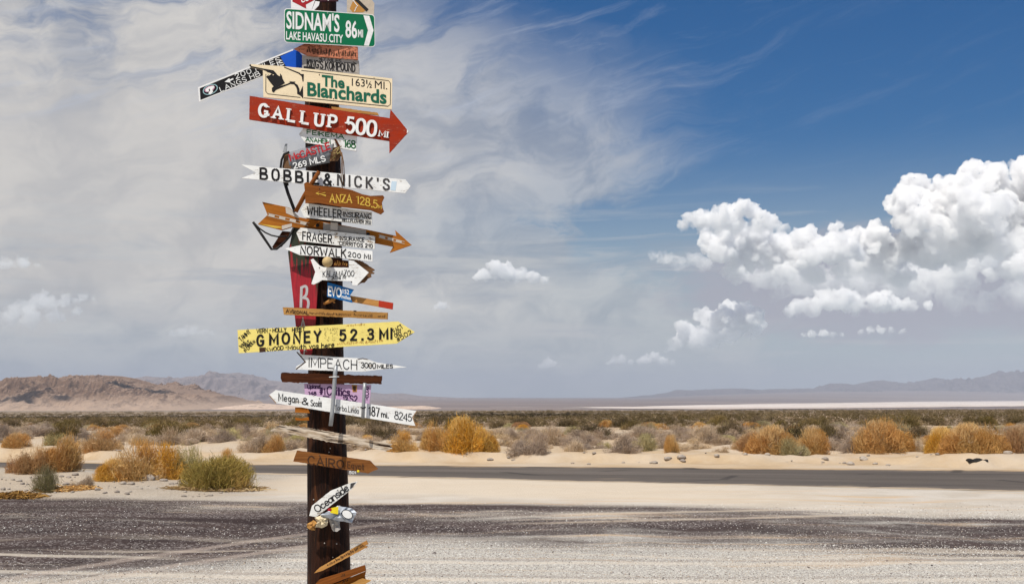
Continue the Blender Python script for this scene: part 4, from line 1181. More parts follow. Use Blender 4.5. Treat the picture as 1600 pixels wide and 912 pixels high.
def scribble(p0, p1, h, w, n, plane, mat, parent, seed=0, lift=.0016):
    """writing too worn to read: a row of short pen strokes"""
    rnd = random.Random(seed); p0 = np.array(p0, float); b = np.array(p1, float) - p0
    U = np.array((b[1], -b[0])) / np.linalg.norm(b) * h; L = []
    for i in range(n):
        t = (i + rnd.uniform(.1, .5)) / n; c = p0 + b * t
        q = [c + U * rnd.uniform(0, .3) + b / n * rnd.uniform(-.3, .2), c + U * rnd.uniform(.4, 1) + b / n * rnd.uniform(-.2, .4), c + U * rnd.uniform(0, .6) + b / n * rnd.uniform(.2, .6)]
        L.append(smooth_pl(q, 3))
    return ribbons(L, w, plane, lift, mat, parent)


_fc = {}
def font_mesh(s, bold, extr=0.0, space=1.0):
    k = (s, bold, extr, space)
    if k not in _fc:
        c = bpy.data.curves.new('txt', 'FONT'); c.body = s; c.size = 1.0; c.offset = bold; c.resolution_u = 3; c.space_character = space
        c.fill_mode = 'BOTH' if extr else 'FRONT'; c.extrude = extr
        o = bpy.data.objects.new('txt', c); C.objects.link(o)
        dg = bpy.context.evaluated_depsgraph_get(); m = o.evaluated_get(dg).to_mesh()
        V = np.array([v.co[:] for v in m.vertices]); Fc = [tuple(p.vertices) for p in m.polygons]
        o.evaluated_get(dg).to_mesh_clear(); bpy.data.objects.remove(o); bpy.data.curves.remove(c)
        _fc[k] = (V, Fc)
    return _fc[k]


CAP = None
def printed(s, p0, p1, h, plane, mat, parent, bold=.02, up='v', lift=.0016, thick=0.0, space=1.0, name='lettering'):
    """sign-writer's letters: cut-out shapes fitted between two photo points on the baseline"""
    global CAP
    if CAP is None: CAP = float(font_mesh('H', 0)[0][:, 1].max())
    V, Fc = font_mesh(s, bold, 0.5 if thick else 0.0, space)
    x0, x1 = V[:, 0].min(), V[:, 0].max()
    p0 = np.array(p0, float); b = np.array(p1, float) - p0
    U = np.array((0, -h)) if up == 'v' else np.array((b[1], -b[0])) / np.linalg.norm(b) * h
    W = []
    for x, y, z in V:
        q = p0 + b * (x - x0) / (x1 - x0) + U * (y / CAP)
        W.append(plane.pt(q[0], q[1], lift + (z + .5) * thick if thick else lift))
    return part(name, W, Fc, mat, parent)


def patch(P, plane, mat, parent, name, lift=.0010):
    """painted or stuck-on flat area of a board"""
    T = tri_fill(P); Fc = []
    for a, b, c in T:
        q = (P[b][0] - P[a][0]) * (P[c][1] - P[a][1]) - (P[c][0] - P[a][0]) * (P[b][1] - P[a][1])
        Fc.append((b, a, c) if q > 0 else (a, b, c))
    return part(name, plane.pts(P, lift), Fc, mat, parent, uv_of(P, 0))


def tube(pts3, rad, mat, parent, name, n=10, caps=True):
    pts3 = [np.asarray(p, float) for p in pts3]; m = len(pts3)
    rads = rad if isinstance(rad, (list, tuple)) else [rad] * m
    V, Fc, uv = [], [], []; ln = 0
    up = None
    for i, p in enumerate(pts3):
        t = pts3[min(i + 1, m - 1)] - pts3[max(i - 1, 0)]; t /= np.linalg.norm(t)
        if up is None: up = np.cross(t, (0.3, 1, 0.2)); up /= np.linalg.norm(up)
        up = up - t * np.dot(up, t); up /= np.linalg.norm(up); sd = np.cross(t, up)
        if i: ln += np.linalg.norm(p - pts3[i - 1])
        for k in range(n):
            a = 2 * math.pi * k / n; V.append(p + (up * math.cos(a) + sd * math.sin(a)) * rads[i]); uv.append((ln, k / n * 2 * math.pi * rads[i]))
    for i in range(m - 1):
        for k in range(n): Fc.append((i * n + k, i * n + (k + 1) % n, (i + 1) * n + (k + 1) % n, (i + 1) * n + k))
    if caps:
        Fc.append(tuple(range(n))[::-1]); Fc.append(tuple((m - 1) * n + k for k in range(n)))
    o = part(name, V, Fc, mat, parent, uv, True)
    return o


def nail(u, v, plane, parent, mat, r=0.006, name='nail'):
    c = plane.pt(u, v, .001); iv, f = ICO2
    q = iv * r; q = q * 0.9
    return part(name, c + q, f, mat, parent, None, True)


# ------------------------------------------------------------------ sign materials
def uvn(nt): return N(nt, 'ShaderNodeUVMap', uv_map='UVMap').outputs[0]


def paint(name, colr, under=(0.22, 0.15, 0.09), chips=0.12, dirt=0.25, rough=0.55, grain=0.25):
    m, nt, out = new_mat(name); uv = uvn(nt)
    g = noise(nt, vmap(nt, uv, (5, 130, 1)), 1.0, 4, 0.65)
    b = noise(nt, vmap(nt, uv, (7, 13, 1)), 1.0, 6, 0.68); f = noise(nt, vmap(nt, uv, (26, 95, 1)), 1.0, 5, 0.72)
    c = mixc(nt, b.smooth(0.3, 0.75) * dirt, colr, tuple(v * 0.62 + 0.02 for v in colr))
    c = mixc(nt, g.smooth(0.5, 0.75) * grain, c, tuple(v * 0.55 for v in colr))
    if chips: c = mixc(nt, (f * 0.7 + b * 0.45).smooth(0.72 - chips * 0.32, 0.75 - chips * 0.32), c, under)
    principled(nt, out, c, rough, bump(nt, g * 0.6 + f * 0.5, 0.25, 0.003), spec=0.12)
    return m


def wood(name, c1, c2, c3=None, freq=1.0, bstr=0.5, rough=0.8):
    m, nt, out = new_mat(name); uv = uvn(nt)
    w = noise(nt, vmap(nt, uv, (1.6 * freq, 12 * freq, 1)), 1.0, 3, 0.5, 0.4)
    g = noise(nt, vmap(nt, uv, (4 * freq, 75 * freq, 1)), 1.0, 6, 0.7)
    l = noise(nt, vmap(nt, uv, (1.8 * freq, 26 * freq, 1), loc=(3, 1, 0)), 1.0, 4, 0.6, 0.5)
    c = mixc(nt, (g * 0.6 + l * 0.5).smooth(0.38, 0.72), c1, c2)
    c = mixc(nt, w.smooth(0.5, 0.75) * 0.6, c, c3 or tuple(v * 0.5 for v in c1))
    principled(nt, out, c, rough, bump(nt, g + l, bstr, 0.006), spec=0.08)
    return m


def flatm(name, c, rough=0.6, metal=0.0):
    m, nt, out = new_mat(name); pos = N(nt, 'ShaderNodeTexCoord').outputs['Object']
    a = noise(nt, pos, 26.0, 5, 0.7)
    principled(nt, out, mixc(nt, a.smooth(0.35, 0.75) * 0.4, c, tuple(v * 0.6 + 0.01 for v in c)), rough, bump(nt, a, 0.15, 0.002), metal, 0.15)
    return m


M = dict(
 white=paint('chalky white paint', (0.84, 0.84, 0.82), under=(0.36, 0.30, 0.24), chips=0.20, dirt=0.50, grain=0.40), white_worn=paint('worn white paint', (0.80, 0.79, 0.75), chips=0.28, dirt=0.60, grain=0.45), cream=paint('cream enamel', (0.82, 0.68, 0.46), under=(0.40, 0.30, 0.18), chips=0.05, dirt=0.25, grain=0.05),
 green=paint('green road sign sheeting', (0.004, 0.150, 0.062), under=(0.10, 0.26, 0.17), chips=0.06, dirt=0.40, grain=0.10, rough=0.4), red=paint('red-brown sign paint', (0.34, 0.026, 0.003), under=(0.42, 0.16, 0.09), chips=0.16, dirt=0.75, grain=0.6),
 yellow=paint('yellow paint', (0.84, 0.69, 0.20), under=(0.50, 0.36, 0.10), chips=0.12, dirt=0.40, grain=0.3), pink=paint('faded pink paint', (0.58, 0.38, 0.56), chips=0.10), blue=paint('blue paint', (0.010, 0.12, 0.34), chips=0.06),
 bright_blue=paint('bright blue enamel', (0.006, 0.085, 0.52), chips=0.0, dirt=0.2, grain=0.0), black_paint=paint('black sign paint', (0.010, 0.009, 0.010), chips=0.0, dirt=0.1), white_edge=paint('white border paint', (0.80, 0.79, 0.78), chips=0.0),
 grey_sheet=paint('grey galvanised sheet', (0.22, 0.23, 0.25), under=(0.20, 0.11, 0.06), chips=0.2, dirt=0.5), grey_board=paint('grey weathered board', (0.40, 0.37, 0.34), chips=0.2, dirt=0.5, grain=0.5),
 copper=paint('copper red painted board', (0.56, 0.20, 0.11), under=(0.20, 0.07, 0.04), chips=0.36, dirt=0.5), crimson=None,
 brown=wood('brown stained board', (0.15, 0.046, 0.010), (0.25, 0.080, 0.016)), orange=wood('orange stained wood', (0.27, 0.085, 0.012), (0.40, 0.145, 0.020), freq=0.8), cairo=wood('weathered brown board', (0.13, 0.046, 0.013), (0.26, 0.105, 0.030), (0.07, 0.028, 0.012)), tan=wood('tan weathered lath', (0.34, 0.165, 0.045), (0.50, 0.27, 0.085)),
 bare=wood('bare cut wood', (0.38, 0.17, 0.045), (0.52, 0.27, 0.085)), dark=wood('dark old timber', (0.036, 0.011, 0.005), (0.085, 0.026, 0.009), bstr=0.9), edge=wood('raw board edge', (0.24, 0.14, 0.075), (0.36, 0.23, 0.13)),
 drift=None, bark=wood('rough brown bark', (0.10, 0.045, 0.02), (0.24, 0.13, 0.06), freq=0.5, bstr=1.0),
 ink=flatm('black lettering', (0.012, 0.011, 0.012)), faded=flatm('faded black lettering', (0.06, 0.055, 0.055)), wl=flatm('white lettering', (0.80, 0.80, 0.78), 0.5), gl=flatm('dark green lettering', (0.006, 0.115, 0.065)), gl2=flatm('green hand lettering', (0.02, 0.13, 0.04)),
 rl=flatm('red lettering', (0.42, 0.018, 0.025)), yl=flatm('yellow carved lettering', (0.62, 0.40, 0.06)), bl=flatm('burnt lettering', (0.055, 0.025, 0.012)), purple=flatm('purple lettering', (0.045, 0.012, 0.06)), greyl=flatm('silver grey lettering', (0.46, 0.44, 0.45)), redp=flatm('red sign panel', (0.36, 0.012, 0.018)),
 iron=flatm('black iron', (0.018, 0.017, 0.017), 0.5), steel=flatm('grey galvanised pipe', (0.34, 0.35, 0.36), 0.45, 0.3), nail=flatm('rusty nail', (0.10, 0.07, 0.05), 0.6), tanball=flatm('tan wooden knob', (0.50, 0.36, 0.17), 0.5), beige=flatm('beige plate', (0.50, 0.42, 0.33)), ochre=flatm('ochre paint', (0.46, 0.22, 0.05)),
 maroon=flatm('maroon board', (0.050, 0.012, 0.022)), rust=flatm('rusty wire', (0.16, 0.085, 0.04)), straw=flatm('straw cord', (0.44, 0.34, 0.13)), yellow_p=flatm('bright yellow paint', (0.80, 0.62, 0.02)), pale_tag=flatm('pale grey wood', (0.50, 0.45, 0.40)), cyan=flatm('pale cyan paint', (0.35, 0.55, 0.58)), rosep=flatm('pink paint', (0.62, 0.30, 0.42)), glare=paint('painted blue glare', (0.55, 0.68, 0.78), chips=0), paper=flatm('creamy crumpled paper', (0.66, 0.56, 0.38)), silver=flatm('crushed pale metal', (0.52, 0.56, 0.62), 0.4, 0.2), redtip=paint('red painted stick end', (0.42, 0.035, 0.015)),
)
m, nt, out = new_mat('split driftwood'); uv = uvn(nt)
g = noise(nt, vmap(nt, uv, (3.2, 62, 1)), 1.0, 4, 0.6, 0.5); l = noise(nt, vmap(nt, uv, (9, 30, 1)), 1.0, 5, 0.6, 0.4)
c = mixc(nt, g.smooth(0.425, 0.475), (0.035, 0.018, 0.010), mixc(nt, l.smooth(0.35, 0.65), (0.66, 0.57, 0.46), (0.36, 0.26, 0.17)))
principled(nt, out, c, 0.9, bump(nt, g, 1.0, 0.01), spec=0.1)
M['drift'] = m
# red board with dark flames running down from its top
m, nt, out = new_mat('red board with dark flames'); uv = uvn(nt)
sv_ = N(nt, 'ShaderNodeSeparateXYZ', {0: uv}); a = E(nt, sv_.outputs[1])
fl = noise(nt, vmap(nt, uv, (42, 4.5, 1)), 1.0, 3, 0.5)
vtop = 352 * PXM
f = ((a - vtop) * (1 / (150 * PXM)) - (fl - 0.5) * 2.4).smooth(0.30, 0.58)
c = mixc(nt, f, (0.022, 0.026, 0.012), mixc(nt, noise(nt, vmap(nt, uv, (60, 8, 1)), 1.0, 4, 0.6).smooth(0.35, 0.7), (0.36, 0.010, 0.020), (0.24, 0.006, 0.016)))
principled(nt, out, c, 0.45, spec=0.4)
M['crimson'] = m

# ------------------------------------------------------------------ the post
m, nt, out = new_mat('tarred post'); uv = uvn(nt)
g = noise(nt, vmap(nt, uv, (70, 3.0, 1)), 1.0, 6, 0.7, 0.3); l = noise(nt, vmap(nt, uv, (14, 1.6, 1)), 1.0, 4, 0.6, 0.8); s_ = noise(nt, vmap(nt, uv, (30, 1.2, 1), loc=(4, 2, 0)), 1.0, 5, 0.7, 0.5)
c = mixc(nt, g.smooth(0.35, 0.7), (0.008, 0.004, 0.003), (0.038, 0.013, 0.006))
c = mixc(nt, l.smooth(0.48, 0.72) * 0.8, c, (0.11, 0.036, 0.012))
c = mixc(nt, s_.smooth(0.60, 0.76) * 0.8, c, (0.30, 0.14, 0.06))
c = mixc(nt, g.smooth(0.42, 0.32) * 0.8, c, (0.006, 0.004, 0.004))
principled(nt, out, c, 0.6, bump(nt, g + l, 0.8, 0.015), spec=0.12)
M['post'] = m
PY = 7.5
prof = [(990, 515, 36), (912, 514, 34), (850, 513.5, 33), (760, 512, 32), (680, 510.5, 30.5), (600, 509.5, 28.5), (520, 509, 27.0), (440, 508, 27.5), (330, 506, 27.5), (240, 504.5, 28), (160, 503, 27.5), (60, 504, 22), (0, 506, 20.5), (-10, 506, 20)]
V, Fc, uv = [], [], []; n = 28
pz = []
for v, u, r in prof: p = at(u, v, PY); pz.append((p[2], p[0], r * PY / F * 0.985))
pz[0] = (-0.3,) + pz[0][1:]
pz.sort(); zs = np.linspace(pz[0][0], pz[-1][0], 90)
for z in zs:
    cx = np.interp(z, [q[0] for q in pz], [q[1] for q in pz]); rr = np.interp(z, [q[0] for q in pz], [q[2] for q in pz])
    for k in range(n):
        a = 2 * math.pi * k / n
        w = rr * (1 + 0.020 * float(vnoise([[math.cos(a) * 2, math.sin(a) * 2, z * 1.2]], 3)[0]) + 0.010 * float(vnoise([[math.cos(a) * 9, math.sin(a) * 9, z * 3]], 5)[0]))
        V.append((cx + w * math.cos(a), PY + w * math.sin(a), z)); uv.append((abs(a - math.pi) * rr * 1.0, z))
for i in range(len(zs) - 1):
    for k in range(n): Fc.append((i * n + k, i * n + (k + 1) % n, (i + 1) * n + (k + 1) % n, (i + 1) * n + k))
Fc.append(tuple((len(zs) - 1) * n + k for k in range(n)))
post = thing('wooden_post', 'tall dark tarred round post carrying all the signs', 'post', (at(512, 900, PY)[0], PY, 0))
part('pole', V, Fc, M['post'], post, uv, True)
class PostFace:
    n = np.array((0, -1.0, 0))
    @staticmethod
    def pt(u, v, lift=0): return at(u, v, PY - 0.145)
for u, v in [(507, 848), (526, 849), (531, 790), (514, 706), (516, 700), (490, 780), (520, 870), (500, 245), (515, 540), (527, 395)]: nail(u, v, PostFace, post, M['pale_tag'], 0.0045)

SG = 'direction signs nailed to the post'
def sign(name, label, P, Y, mat, th=.018, yaw=0, lean=0, cat='sign', board_name='board', rough=0.0, seed=1, edge=None, ang=None, u0=510, step=3.0):
    pl = Plane(Y, u0, yaw, lean)
    cx = sum(p[0] for p in P) / len(P); cy = sum(p[1] for p in P) / len(P)
    t = thing(name, label, cat, tuple(pl.pt(cx, cy, -th / 2)), SG)
    b = board(board_name, P, pl, th, M[mat], t, ang, 0.0, rough, seed + int(cx), step)
    if cat == 'sign' and max(p[0] for p in P) - min(p[0] for p in P) > 80:
        for un in (499, 521):                       # nails into the post, where they hit the board
            cr = sorted(p[1] + (un - p[0]) / (q[0] - p[0]) * (q[1] - p[1]) for p, q in zip(P, P[1:] + P[:1]) if (p[0] - un) * (q[0] - un) < 0)
            if len(cr) >= 2: nail(un, cr[0] + (cr[-1] - cr[0]) * (.14 if un == 499 else .84), pl, t, M['nail'], .0042)
    return t, pl, b


def rrect(q, r, n=5):
    """rounded corners for a 4-point outline"""
    out = []
    for i in range(4):
        p = np.array(q[i], float); a = np.array(q[i - 1], float) - p; b = np.array(q[(i + 1) % 4], float) - p
        a = a / np.linalg.norm(a) * r; b = b / np.linalg.norm(b) * r
        for k in range(n + 1):
            t = k / n; out.append(tuple(p + a * (1 - t) ** 2 + b * t ** 2))
    return out


# --- top of the post
t, pl, b = sign('warning_sign', 'white sign with red pointed panel, cut by the top edge above the green sign', [(454, -12), (494, -12), (492, 1), (486, 18), (455, 17)], 7.345, 'white_edge', th=.004, board_name='panel')
patch([(456.5, -11), (491, -11), (491, 0.5), (478, 7.5), (478.5, 14), (456.8, 2.8)], pl, M['redp'], t, 'red_field'); printed('CO', (470.5, 5), (483.5, .5), 9, pl, M['wl'], t, .03)
t, pl, b = sign('small_sheet', 'narrow white sheet scrap between the red panel and the dark board at the top', [(493, 2), (499.5, 3), (498, 9), (489, 18), (487, 16)], 7.342, 'white_edge', th=.003, board_name='panel')
t, pl, b = sign('dark_board', 'dark maroon board at the top of the post above the green sign', [(500, -12), (529, -12), (528, 1.5), (500, 2.5)], 7.34, 'maroon', board_name='board')
nail(513, 1, pl, t, M['wl'], .005); nail(522, -3, pl, t, M['wl'], .005)
t, pl, b = sign('hexagonal_plate', 'beige six-sided plate with an ochre emblem, cut by the top edge at right', [(542, -12), (572, -13), (585, 5.5), (584, 25), (560, 30), (542, 23)], 7.345, 'beige', th=.004, board_name='plate')
patch([(551, 3), (557, 1), (563, 6), (570, 11), (574, 15), (567, 19.5), (551, 19.5), (546.5, 14)], pl, M['ochre'], t, 'emblem')
ribbons([[(555, -2), (573, 15.5)]], 5, pl, .0018, M['iron'], t, 'emblem_bar'); ribbons([[(551.5, 0.5), (559, 10)], [(557, 11), (554, 18)]], 1.0, pl, .003, M['wl'], t, 'emblem_line')

# --- green road sign
t, pl, b = sign('road_sign', "green road sign reading SIDNAM'S LAKE HAVASU CITY 86 MI with a white chevron", rrect([(444, 13), (585.3, 23), (586.3, 74), (444, 66.5)], 6), 7.30, 'white_edge', th=.005, yaw=8, board_name='panel')
patch(rrect([(445, 14.2), (584.6, 24), (585.5, 73), (445, 65.6)], 5.5), pl, M['green'], t, 'green_field', .0008)
printed("SIDNAM'S", (447.5, 44.2), (530.5, 49.8), 25.5, pl, M['wl'], t, .022); printed('LAKE HAVASU CITY', (447, 61.5), (536, 67.3), 12.2, pl, M['wl'], t, .018); printed('86', (539.8, 58), (558, 59.5), 25, pl, M['wl'], t, .022); printed('MI', (559.4, 58.2), (567.2, 58.7), 11.5, pl, M['wl'], t, .02)
patch([(567.8, 24.3), (577, 25), (583.7, 47.7), (576.3, 72), (568.8, 71.4), (575, 47.7)], pl, M['wl'], t, 'chevron', .0016)
for u, v in ((512, 21), (513, 66)): nail(u, v, pl, t, M['steel'], .005, 'bolt')

# --- boards under it
t, pl, b = sign('pointed_board', 'rough copper-red board pointing left under the green road sign', [(459.3, 76.5), (479, 67), (558.8, 73.5), (559.2, 93.3), (480, 87)], 7.322, 'copper', rough=.25)
for k in range(22):
    u = 478 + k * 3.5
    scribble((u, 84 + k * .35), (u + 3.2, 84.3 + k * .35), 10, 0.7, 1, pl, M['bl'], t, k) if k % 11 == 0 else None
scribble((479, 84), (556, 90.5), 11, .9, 26, pl, M['bl'], t, 5)
t, pl, b = sign('grey_name_board', "grey board reading KING'S KOMPOUND 47 MILES under the copper-red board", [(472, 86), (560.5, 95), (561, 117), (472, 107)], 7.336, 'grey_board', rough=.2)
hand('47 MILES', (500, 94.8), (533, 98.2), 5, .9, pl, M['ink'], t); ribbons([[(537, 97.6), (556, 99.6)], [(552, 97.2), (557, 99.8), (552, 101.2)]], .9, pl, .0016, M['ink'], t, 'arrow')
hand("KING'S KOMPOUND", (480, 104.5), (554.5, 112), 11, 1.7, pl, M['ink'], t, gap=.22, jit=.02); hand('RIO HAVEN', (500, 112.2), (535, 115.8), 4.5, .9, pl, M['faded'], t)
patch([(474.5, 103.5), (492, 105.2), (492, 108.8), (474.5, 107)], pl, M['iron'], t, 'black_strip')
t, pl, b = sign('black_arm_board', 'long black board with white border reading 200 MILES LANGS HB, slanting to the left', [(309.5, 136.7), (458.5, 76.5), (449, 104.5), (311, 159.2)], 7.40, 'white_edge', th=.006, board_name='panel')
patch([(312, 138.2), (437, 88.2), (446.5, 104.0), (313.2, 156.4)][:1] + [(456.5, 79.6), (447.6, 103.9), (313.2, 156.4)], pl, M['black_paint'], t, 'black_field', .0008)
hand('200 MILES', (369, 123.3), (438.5, 96.2), 7.2, 1.05, pl, M['wl'], t, 'p', jit=0, gap=.28); hand('LANGS HB', (345.5, 143.6), (406.5, 118.2), 7.2, 1.05, pl, M['wl'], t, 'p', jit=0, gap=.28); hand('USI', (428, 107), (447, 99.6), 7.5, 1.5, pl, M['wl'], t, 'p', jit=.02)
patch([(351, 128.3), (358.5, 122.2), (358.8, 124.6), (364.2, 122.3), (364.9, 124.4), (359.6, 126.6), (360, 129.2)], pl, M['wl'], t, 'arrow', .0016)
def ell(cx, cy, rx, ry, a, n=20, k0=0, k1=1): return [(cx + rx * math.cos(q) * math.cos(a) - ry * math.sin(q) * math.sin(a), cy + rx * math.cos(q) * math.sin(a) + ry * math.sin(q) * math.cos(a)) for q in [2 * math.pi * (k0 + (k1 - k0) * i / n) for i in range(n)]]
patch(ell(328.5, 140, 12.2, 7.6, -.4), pl, M['cyan'], t, 'emblem', .0012); patch(ell(328.5, 140, 11, 6.5, -.4), pl, M['black_paint'], t, 'emblem_field', .0015); patch(ell(327.5, 139, 8.5, 4.2, -.4), pl, M['rosep'], t, 'emblem_shape', .0018)
patch([(321, 139.5), (326, 136), (334, 134), (334.5, 137), (331.5, 140), (333, 143.5), (329, 148), (325.5, 146.5), (327.5, 143), (322.5, 143.5)], pl, M['wl'], t, 'emblem_shape', .0021); patch([(326, 139.6), (328, 138.8), (328.3, 142.4), (326.6, 143)], pl, M['black_paint'], t, 'emblem_shape', .0024)
t, pl, b = sign('blue_board', 'bright blue board behind the black slanting board, next to the copper point', [(438, 88.5), (460, 78.2), (467, 80.8), (472.5, 87), (472.5, 106), (448, 106)], 7.385, 'bright_blue', th=.006, board_name='panel')

# --- cream steer sign
t, pl, b = sign('ranch_sign', 'cream sign reading The Blanchards 163½ MI. with a black steer head whose horn sticks out',
   [(389, 102), (391.5, 100.6), (410.7, 101.8), (441.5, 103.6), (500, 109.8), (613, 123), (612.3, 171), (411.5, 152), (410.7, 108.9), (391.5, 105.4)], 7.29, 'cream', th=.012, yaw=3, board_name='panel')
printed('The', (502.7, 134.2), (538.5, 138), 16.5, pl, M['gl'], t, .03); printed('Blanchards', (480, 149.2), (604, 162), 20, pl, M['gl'], t, .03); printed('163', (549.7, 134), (570, 135.8), 11.5, pl, M['ink'], t, .0); printed('1', (572, 131), (574, 131.4), 6, pl, M['ink'], t); printed('2', (577, 137), (581, 137.5), 6, pl, M['ink'], t); printed('MI.', (585.6, 137.6), (605, 140), 11.5, pl, M['ink'], t, .0)
ribbons([[(573.6, 137.5), (578.6, 127.5)]], .8, pl, .0016, M['ink'], t, 'fraction_bar')
ribbons([[(415.4, 116), (415.3, 143), (418.4, 146.8), (469, 152.4)], [(475, 153), (606, 166.2), (609.8, 163.5), (610.3, 130.5), (607, 126.2), (471, 110.2)]], .9, pl, .0013, M['ink'], t, 'border_line')
def bull(L): return [(380 + x / 13.03, 90 + y / 13.03) for x, y in L]
patch(bull([(120, 160), (150, 135), (165, 175), (400, 225), (545, 250), (615, 262), (670, 320), (690, 350), (720, 372), (748, 384), (752, 322), (790, 375), (802, 430), (850, 522), (770, 572), (700, 600), (620, 590), (560, 520), (470, 395), (530, 330), (470, 280), (400, 250), (160, 207)]), pl, M['ink'], t, 'steer_head', .0013)
patch(bull([(620, 590), (700, 600), (770, 578), (900, 535), (965, 500), (925, 485), (1070, 495), (1040, 515), (1110, 560), (1145, 640), (1150, 715), (1190, 625), (1216, 575), (1222, 840), (1170, 780), (1098, 740), (1096, 660), (1075, 600), (1035, 548), (960, 540), (760, 622), (665, 662), (622, 717), (585, 690), (583, 620)]), pl, M['ink'], t, 'steer_neck', .0014)
patch(bull([(835, 188), (1150, 312), (1175, 338), (1236, 338), (1228, 490), (1208, 488), (1190, 385), (1130, 332), (830, 205)]), pl, M['ink'], t, 'steer_back', .0013)
patch(bull([(478, 300), (545, 318), (575, 330), (560, 345), (510, 380), (520, 350)]), pl, M['cream'], t, 'steer_mark', .0020); patch(bull([(595, 340), (628, 352), (610, 366)]), pl, M['cream'], t, 'steer_mark', .0020)
t, pl, b = sign('wood_splint', 'thin tan stick lying between the cream steer sign and the red arrow', [(518, 166.5), (590, 176.3), (592, 180.2), (518, 172.6)], 7.30, 'tan', cat='stick', rough=.2, board_name='stick')

# --- red arrow with raised letters
t, pl, b = sign('red_arrow_sign', 'large red-brown arrow reading GALLUP 500 MI in raised white letters', [(390, 149.8), (608.8, 184.8), (610.2, 171), (638.5, 205.5), (608.4, 239), (608.2, 220.2), (389.3, 186.5)], 7.27, 'red', th=.018, yaw=2, rough=.08)
def slabtext(s, p0, p1, h, w, thick, matn, lf, gap=.34):
    """heavy cut-out letters with serifs, standing off the board"""
    L = []
    p0_ = np.array(p0, float); b_ = np.array(p1, float) - p0_; U = np.array((b_[1], -b_[0])) / np.linalg.norm(b_) * h * .55 + np.array((0, -h)) * .45
    for P in text_strokes(s, gap, {'L': (.62, '0,1 0,0;0,0 .62,0')}):
        L.append(p0_ + P[:, :1] * b_ + P[:, 1:] * U)
    Vv, Ff, of = [], [], 0
    serif = []
    bu = b_ / np.linalg.norm(b_)
    for P in L:
        for e, q in ((P[0], P[1]), (P[-1], P[-2])):
            d_ = (e - q) / (np.linalg.norm(e - q) + 1e-9)
            if abs(d_[1]) > .75 and np.linalg.norm(P[0] - P[-1]) > h * .3: serif.append(np.array([e - bu * w * .95 - d_ * w * .22, e + bu * w * .95 - d_ * w * .22]))
    for i, (P, ww) in enumerate([(P, w) for P in L] + [(P, w * .45) for P in serif]):
        P = np.asarray(P); T = np.gradient(P, axis=0); T /= np.linalg.norm(T, axis=1, keepdims=True) + 1e-9
        Nn = np.stack([-T[:, 1], T[:, 0]], 1); k = len(P)
        wv = ww * (1 + .25 * np.abs(T[:, 1])) / 1.25
        l2 = lf + thick + i * 9e-5
        a_ = [pl.pt(*(p + n_ * q / 2), l2) for p, n_, q in zip(P, Nn, wv)]; c_ = [pl.pt(*(p - n_ * q / 2), l2) for p, n_, q in zip(P, Nn, wv)]
        a2 = [q - pl.n * thick for q in a_]; c2 = [q - pl.n * thick for q in c_]
        Vv += a_ + c_ + a2 + c2
        for j in range(k - 1):
            Ff += [(of + j, of + j + 1, of + k + j + 1, of + k + j), (of + j, of + 2 * k + j, of + 2 * k + j + 1, of + j + 1), (of + k + j, of + k + j + 1, of + 3 * k + j + 1, of + 3 * k + j)]
        Ff += [(of, of + k, of + 3 * k, of + 2 * k), (of + k - 1, of + 3 * k - 1, of + 4 * k - 1, of + 2 * k - 1)]
        of += 4 * k
    return part('raised_lettering', Vv, Ff, M[matn], t)
slabtext('GALLUP', (404.5, 181), (523.5, 200.5), 19, 4.4, .010, 'wl', .004, .55); slabtext('500', (541, 206), (586, 213), 23, 4.6, .012, 'wl', .004, .2); slabtext('MI', (592, 213), (605, 215.2), 9.5, 2.3, .008, 'wl', .004, .3)
patch([(636, 202.4), (638.5, 205.5), (635.8, 208.8)], pl, M['wl'], t, 'white_tip', .002)
t, pl, b = sign('white_arrow_board', 'white board with dark green hand lettering FEIKEMA 168 under the red arrow', [(467, 210), (474.6, 199), (557, 212), (556.8, 236), (476.4, 222.5)], 7.294, 'white', th=.02)
hand('FEIKEMA', (480, 209.3), (537, 217), 6, 1.4, pl, M['gl2'], t); hand('ANAHEIM', (478, 220.6), (516, 225), 6.3, 1.3, pl, M['gl2'], t); hand('168', (537.5, 229.3), (555, 231.8), 11, 1.9, pl, M['gl2'], t, gap=.12)

# --- bent metal trough with red letters
pl = Plane(7.318, 510, -4)
t = thing('metal_trough', 'bent grey metal trough with red letters McCASTLE and white 269 MLS', 'sign', tuple(pl.pt(485, 242)), SG)
V, Fc, uv = [], [], []; nu, nv = 16, 12
for i in range(nu + 1):
    for j in range(nv + 1):
        a, q = i / nu, j / nv
        u = 449 + (523 - 449) * a + 4 * q * (1 - a) - 8 * q * a; vt = 238.5 + (217.5 - 238.5) * a; vb = 267 + (254.5 - 267) * a
        V.append(pl.pt(u, vt + (vb - vt) * q, .030 * math.sin(math.pi * min(1, q * .9 + .1)) - (.03 * max(0, q - .8) * 5)))
        uv.append((a * .3, q * .1))
for i in range(nu):
    for j in range(nv): k = i * (nv + 1) + j; Fc.append((k, k + 1, k + nv + 2, k + nv + 1))
o = part('sheet', V, Fc, M['grey_sheet'], t, uv, True); md = o.modifiers.new('solid', 'SOLIDIFY'); md.thickness = .003
hand('McCASTLE', (454, 251.5), (516.5, 232.8), 10.5, 2.2, pl, M['rl'], t, 'p', lift=.036, gap=.16); hand('269 MLS', (459.5, 263.5), (508.5, 251.5), 8.5, 1.6, pl, M['wl'], t, 'p', lift=.036, gap=.22)
tube([pl.pt(*p, .035) for p in ((452, 237.5), (444, 241), (440, 250), (438.5, 262), (441, 268))], .008, M['iron'], t, 'end_hoop')
patch([(444, 243), (451, 239), (455, 262), (447, 266), (441, 262)], pl, M['rust'], t, 'rusty_end', .02); patch([(517, 240), (524, 231), (531, 228), (533, 244), (527, 252), (515, 252)], pl, M['rust'], t, 'rusty_end', .034)
